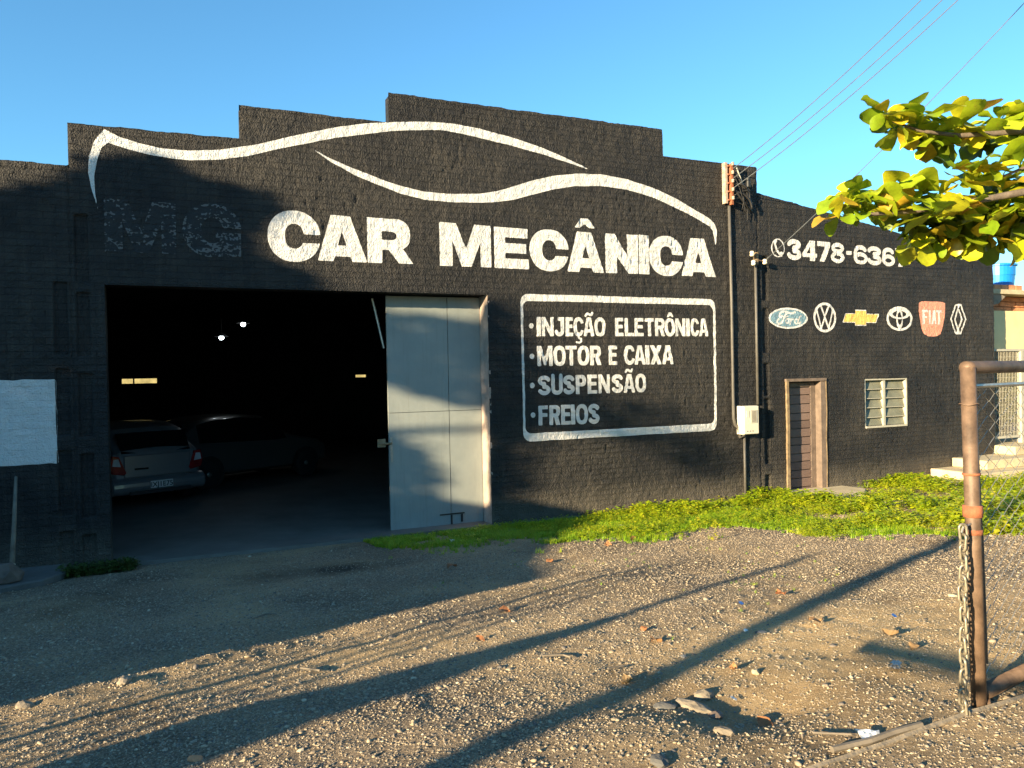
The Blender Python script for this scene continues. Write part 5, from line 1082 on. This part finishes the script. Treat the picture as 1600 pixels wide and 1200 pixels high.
# scraps
def scrap(name, px, py, w, d, mat, label, cat, rz=.3, tilt=.2, h=.004):
    v = []; f = []; nx_, ny_ = 5, 4
    for sgn in (0, 1):
        for i in range(nx_+1):
            for j in range(ny_+1): v.append(((i/nx_-.5)*w*(1+.1*math.sin(j*2)), (j/ny_-.5)*d*(1+.12*math.sin(i*1.7)), .012*math.sin(i*1.9+j*2.3)*w*4+(h if sgn else 0)))
    m_ = (nx_+1)*(ny_+1)
    for i in range(nx_):
        for j in range(ny_): a = i*(ny_+1)+j; f += [(a, a+1, a+ny_+2, a+ny_+1), (a+m_, a+m_+ny_+1, a+m_+ny_+2, a+m_+1)]
    o = link(name, pymesh(name, v, f), mat); o.location = gpt(px, py, .02); o.rotation_euler = (tilt, .1, rz); return prop(o, label, cat)
scrap('paper_scrap', 1360, 1152, .10, .06, M['paper'], 'torn white paper scrap beside the steel gate track', 'paper', -.35, .25)
scrap('plastic_scrap', 1400, 1048, .09, .045, M['plastic_clear'], 'crushed clear plastic cup lying on the sand patch', 'plastic cup', .5, .1, .02)
scrap('paper_scrap', 1146, 1083, .03, .03, M['paper'], 'small crumpled white scrap right of the rubble dip', 'paper', .9, .4)
scrap('plastic_scrap', 972, 826, .16, .09, M['plastic_clear'], 'dull white plastic piece lying in the green grass', 'plastic', .3, .3, .01)
scrap('paper_scrap', 708, 848, .07, .07, M['paper'], 'pale crumpled scrap in the shaded grass by the metal door', 'paper', .2, .6)
scrap('plastic_scrap', 740, 838, .22, .08, M['concrete'], 'grey flat piece lying in the shaded grass by the metal door', 'board', .1, .1)
for px, py in ((1158, 950), (1397, 963)): scrap('bottle_cap', px, py, .035, .03, M['blue'], 'tiny blue scrap in the gravel, ' + ('left of the long shadow' if px < 1200 else 'right of the long shadow'), 'scrap', .3, .5)
def twig(pxs, r_, label):
    pts = [np.array(gpt(a, b, .018)) for a, b in pxs]; return prop(MB().tube(pts, r_, 6).build('twig', M['dirt_wood']), label, 'twig')
twig([(848, 1030), (880, 1027), (892, 1030)], .006, 'short pale twig in the sunlit middle gravel'); twig([(470, 1044), (500, 1047)], .007, 'short brown twig at the edge of the wide shadow'); twig([(395, 970), (415, 962), (432, 961)], .006, 'thin dark twig in the shaded gravel'); twig([(1270, 1146), (1330, 1149)], .005, 'thin grey twig left of the paper scrap')
twig([(1300, 1172), (1360, 1160), (1395, 1150), (1440, 1140)], .014, 'grey wooden stick lying along the steel track')
twig([(975, 1040), (950, 1046)], .005, 'thin twig left of the long pole shadow')

# ------------------------------------------------------------------ unseen things, inferred or added, that throw shadows or block sky light
lh = thing('left_shed', 'low plastered shed beyond the left edge of the yard', 'shed', (-10, -5, 0))
MB().box(-13, -9.0, -8.95, -8.15, 0, 3.05).build('wall', M['concrete'], lh)
MB().prism([(-8.15, 0), (-8.15, 3.05), (-7.55, 3.12), (-6.6, 3.32), (-5.4, 3.42), (-4.9, 3.22), (1.5, 3.22), (1.5, 0)], 'x', -13, -9.0).build('wall', M['concrete'], lh)
def sun_poly(polys, d, thick, nm, mat, par):
    mb = MB()
    for poly in polys:
        n_ = len(poly); v = [sunpt(p, q, d) for p, q in poly]+[sunpt(p, q, d+thick) for p, q in poly]
        mb.add(v, [tuple(range(n_)), tuple(range(2*n_-1, n_-1, -1))]+[(i, i+n_, (i+1) % n_+n_, (i+1) % n_) for i in range(n_)])
    return mb.build(nm, mat, par)
lw = thing('shadow_block', 'sloping heap added out of view to cast the wide tapering shadow', 'occluder', tuple(sunpt(-6.4, -.5, 9)))  # unseen sloped block added for the wide tapering shadow on the ground
sun_poly([[(-6.15, -.9), (-6.15, .16), (-6.35, .30), (-6.55, .50), (-6.66, .66), (-6.74, .62), (-6.76, -.9)]], 8.5, 1.0, 'occluder', M['rubble'], lw)
for p_, qt, d, r_, lb in ((-6.72, 1.16, 13.0, .055, 'short post left of the yard near the added heap'), (-7.68, 9.0, 15, .095, 'tall concrete power pole behind the left edge of the yard'), (-5.64, .88, 9.0, .035, 'thin stake added to cast a shadow streak, nearest the shed left of the yard'), (-5.93, .80, 9.5, .018, 'second thin stake added to cast a shadow streak, left of the yard'), (-5.42, .85, 9.5, .016, 'thinnest stake added to cast a shadow streak, beside the shed'), (-5.80, .95, 10, .022, 'middle stake added to cast a shadow streak, left of the yard'), (-6.06, .72, 10, .026, 'stake added to cast a shadow streak, closest to the added heap'), (-5.53, .70, 10, .014, 'short thin stake added to cast a shadow streak, left of the yard')):  # unseen poles, and thin stakes added to draw the narrow shadow streaks
    t_ = sunpt(p_, qt, d); gz = float(zg(t_[0], t_[1])); dd = t_.copy()
    prop(MB().tube([(dd[0], dd[1], gz-.1), tuple(dd)], r_*1.15, 10, r1=r_*.9).build('post', M['dirt_wood'], smooth=True), lb, 'post')
t_ = sunpt(-8.62, .80, 6.2); 
bar = thing('shadow_rail', 'rusty horizontal barrier rail added out of view to cast the short streak', 'shadow_caster', (t_[0], t_[1], .8))  # unseen rail added to cast the short dark streak near the gate
e0 = sunpt(-8.36, .80, 5.6); e1 = sunpt(-9.6, .86, 5.9)
MB().tube([e0, e1], .034, 12).build('rail', M['rust'], bar); MB().tube([e1, (e1[0], e1[1], .7)], .034, 12).build('rail_post', M['rust'], bar)
# broad tree whose crown shades the left of the facade
CR = [[(1.6, .8), (1.6, 4.15), (.66, 4.18), (.42, 4.38), (.30, 4.80), (.02, 5.08), (-.16, 4.90), (-.46, 4.97), (-.52, 4.75), (-.36, 4.40), (-.40, 4.12), (-.70, 3.98), (-.62, .8)],
      [(-.60, 3.98), (-.76, 3.74), (-1.00, 3.86), (-1.30, 3.94), (-1.52, 4.18), (-1.74, 4.20), (-1.78, 3.80), (-1.80, 3.48), (-2.05, 3.30), (-2.5, 3.22), (-2.84, 3.02), (-3.05, 2.72), (-3.30, 2.28), (-3.08, 2.10), (-2.7, 2.42), (-2.3, 2.42), (-1.80, 2.26), (-1.76, 2.06), (-1.72, 1.1), (-1.56, 1.05), (-1.54, 1.2), (-1.52, 2.4), (-1.36, 2.62), (-1.15, 2.60), (-.95, 2.66), (-.78, 2.72), (-.6, 2.72)],
      [(-.62, 1.92), (-.76, 1.96), (-.86, 2.06), (-.95, 1.78), (-1.03, 1.50), (-1.04, 1.25), (-.98, 1.10), (-.84, 1.08), (-.76, 1.15), (-.6, 1.2)]]
def inpoly(p, q, poly): return s_poly(p, q, poly) < 0
n = 90000; P_ = rng.uniform(-3.5, 1.7, n); Q_ = rng.uniform(.7, 5.2, n); pj = P_+rng.normal(0, .035, n)*np.where(P_ < -1.7, 3.2, 1); qj = Q_+rng.normal(0, .035, n)*np.where(P_ < -1.7, 3.2, 1)
k = np.zeros(n, bool)
for poly in CR: k |= inpoly(pj, qj, poly)
k &= rng.random(n) < np.where(P_ < -1.85, .20, np.where(P_ < -.62, .55, 1.0)); P_, Q_ = P_[k], Q_[k]; P_, Q_ = P_[:30000], Q_[:30000]
D_ = np.where(P_ < -1.85, 19.0, 15.5)+rng.normal(0, .7, len(P_)); PT3 = BP[None]*P_[:, None]+VP[None]*Q_[:, None]-LDIR[None]*D_[:, None]
st_ = thing('shade_tree', 'broad dark leafed tree standing behind the shed left of the yard', 'tree', (float(PT3[:, 0].mean()), float(PT3[:, 1].mean()), 1.0))
v = []; f = []
for i, c in enumerate(PT3):
    a = rng.normal(0, 1, 3); a /= np.linalg.norm(a); b = np.cross(a, rng.normal(0, 1, 3)); b /= np.linalg.norm(b); s_ = .062; n0 = 4*i
    v += [tuple(c-a*s_), tuple(c+b*s_*.7), tuple(c+a*s_), tuple(c-b*s_*.7)]; f.append((n0, n0+1, n0+2, n0+3))
cr = link('crown', pymesh('crown', v, f), M['darkleaf'], st_); cr['kind'] = 'stuff'
tb2 = sunpt(.2, 2.0, 15.5)
MB().tube([(tb2[0], tb2[1], .6), (tb2[0]+.1, tb2[1], 3), (tb2[0], tb2[1], 5.5), (tb2[0]-.2, tb2[1], 7.2)], .26, 12, r1=.08).build('trunk', M['bark'], st_, smooth=True)
for tgt, w in (((-1.6, 3.6), .09), ((-3.0, 2.6), .07), ((-1.1, 1.6), .05), ((1.3, 3.2), .08), ((0, 4.8), .06), ((-.9, 3.2), .06)):
    a = sunpt(.2, 1.6+.2*w, 15.5); b = sunpt(tgt[0], tgt[1], 15.5); mid = (a+b)/2+np.array((0, 0, .25))
    MB().tube([a, mid, b], w, 8, r1=.02).build('limb', M['bark'], st_, smooth=True)
def leafy(name, label, cx, cy, z0, z1, rx, ry, n_, sz):
    t_ = thing(name, label, 'tree', (cx, cy, 1.0)); v = []; f = []
    for i in range(n_):
        u = rng.normal(0, 1, 3); u /= np.linalg.norm(u); u *= rng.random()**.35; bump_ = 1+.25*math.sin(u[0]*7+cx)+.2*math.sin(u[1]*9+u[2]*6)
        c = np.array((cx+u[0]*rx*bump_, cy+u[1]*ry*bump_, (z0+z1)/2+u[2]*(z1-z0)/2*bump_)); a = rng.normal(0, 1, 3); a /= np.linalg.norm(a); b = np.cross(a, rng.normal(0, 1, 3)); b /= np.linalg.norm(b); n0 = 4*i
        v += [tuple(c-a*sz), tuple(c+b*sz*.7), tuple(c+a*sz), tuple(c-b*sz*.7)]; f.append((n0, n0+1, n0+2, n0+3))
    o = link('crown', pymesh('crown', v, f), M['darkleaf'], t_); o['kind'] = 'stuff'
    MB().tube([(cx, cy, .6), (cx+.1, cy, (z0+z1)/2)], .22, 10, r1=.12).build('trunk', M['bark'], t_, smooth=True)
leafy('sky_screen_tree', 'large dark tree added beyond the shed to block sky glow', -18, 3.2, 2.5, 11, 4.2, 4.2, 5000, .22)  # unseen tree added to hide the bright sky near the sun
leafy('sky_screen_tree', 'tall tree added across the street to cut sky light, left of the houses', -6, -29, 2.5, 10, 4, 4, 3500, .24)  # this and the next: unseen trees added to dim sky light on the facade
leafy('sky_screen_tree', 'tall tree added across the street to cut sky light, right of the houses', 24, -27, 2.5, 11, 5, 5, 3500, .26)
for cx_, w_, h_, lb in ((3, 9, 4.6, 'grey plastered house added across the street to cut sky light'), (13.5, 8, 5.4, 'taller plastered house with a pitched roof, added across the street to cut sky light')):  # unseen houses added behind the camera to dim sky light on the facade
    hh = thing('sky_screen_house', lb, 'house', (cx_, -30, .9))
    box('wall', M['concrete'], cx_-w_/2, cx_+w_/2, -34, -28, .5, h_, hh)
    MB().prism([(-34.4, h_+.01), (-27.6, h_+.01), (-31, h_+1.8)], 'x', cx_-w_/2-.3, cx_+w_/2+.3).build('roof', M['terracotta'], hh)
    box('door', M['plank'], cx_-.5, cx_+.4, -27.99, -27.93, .9, 3.0, hh)
    for dx in (-2.5, 2.2): fr_ = box('window', M['white'], cx_+dx-.6, cx_+dx+.6, -27.99, -27.94, 1.9, 3.0, hh); box('pane', M['car_glass'], cx_+dx-.52, cx_+dx+.52, -27.938, -27.93, 1.98, 2.92, fr_)
for o in bpy.data.objects:
    if '_base' in o.keys(): del o['_base']
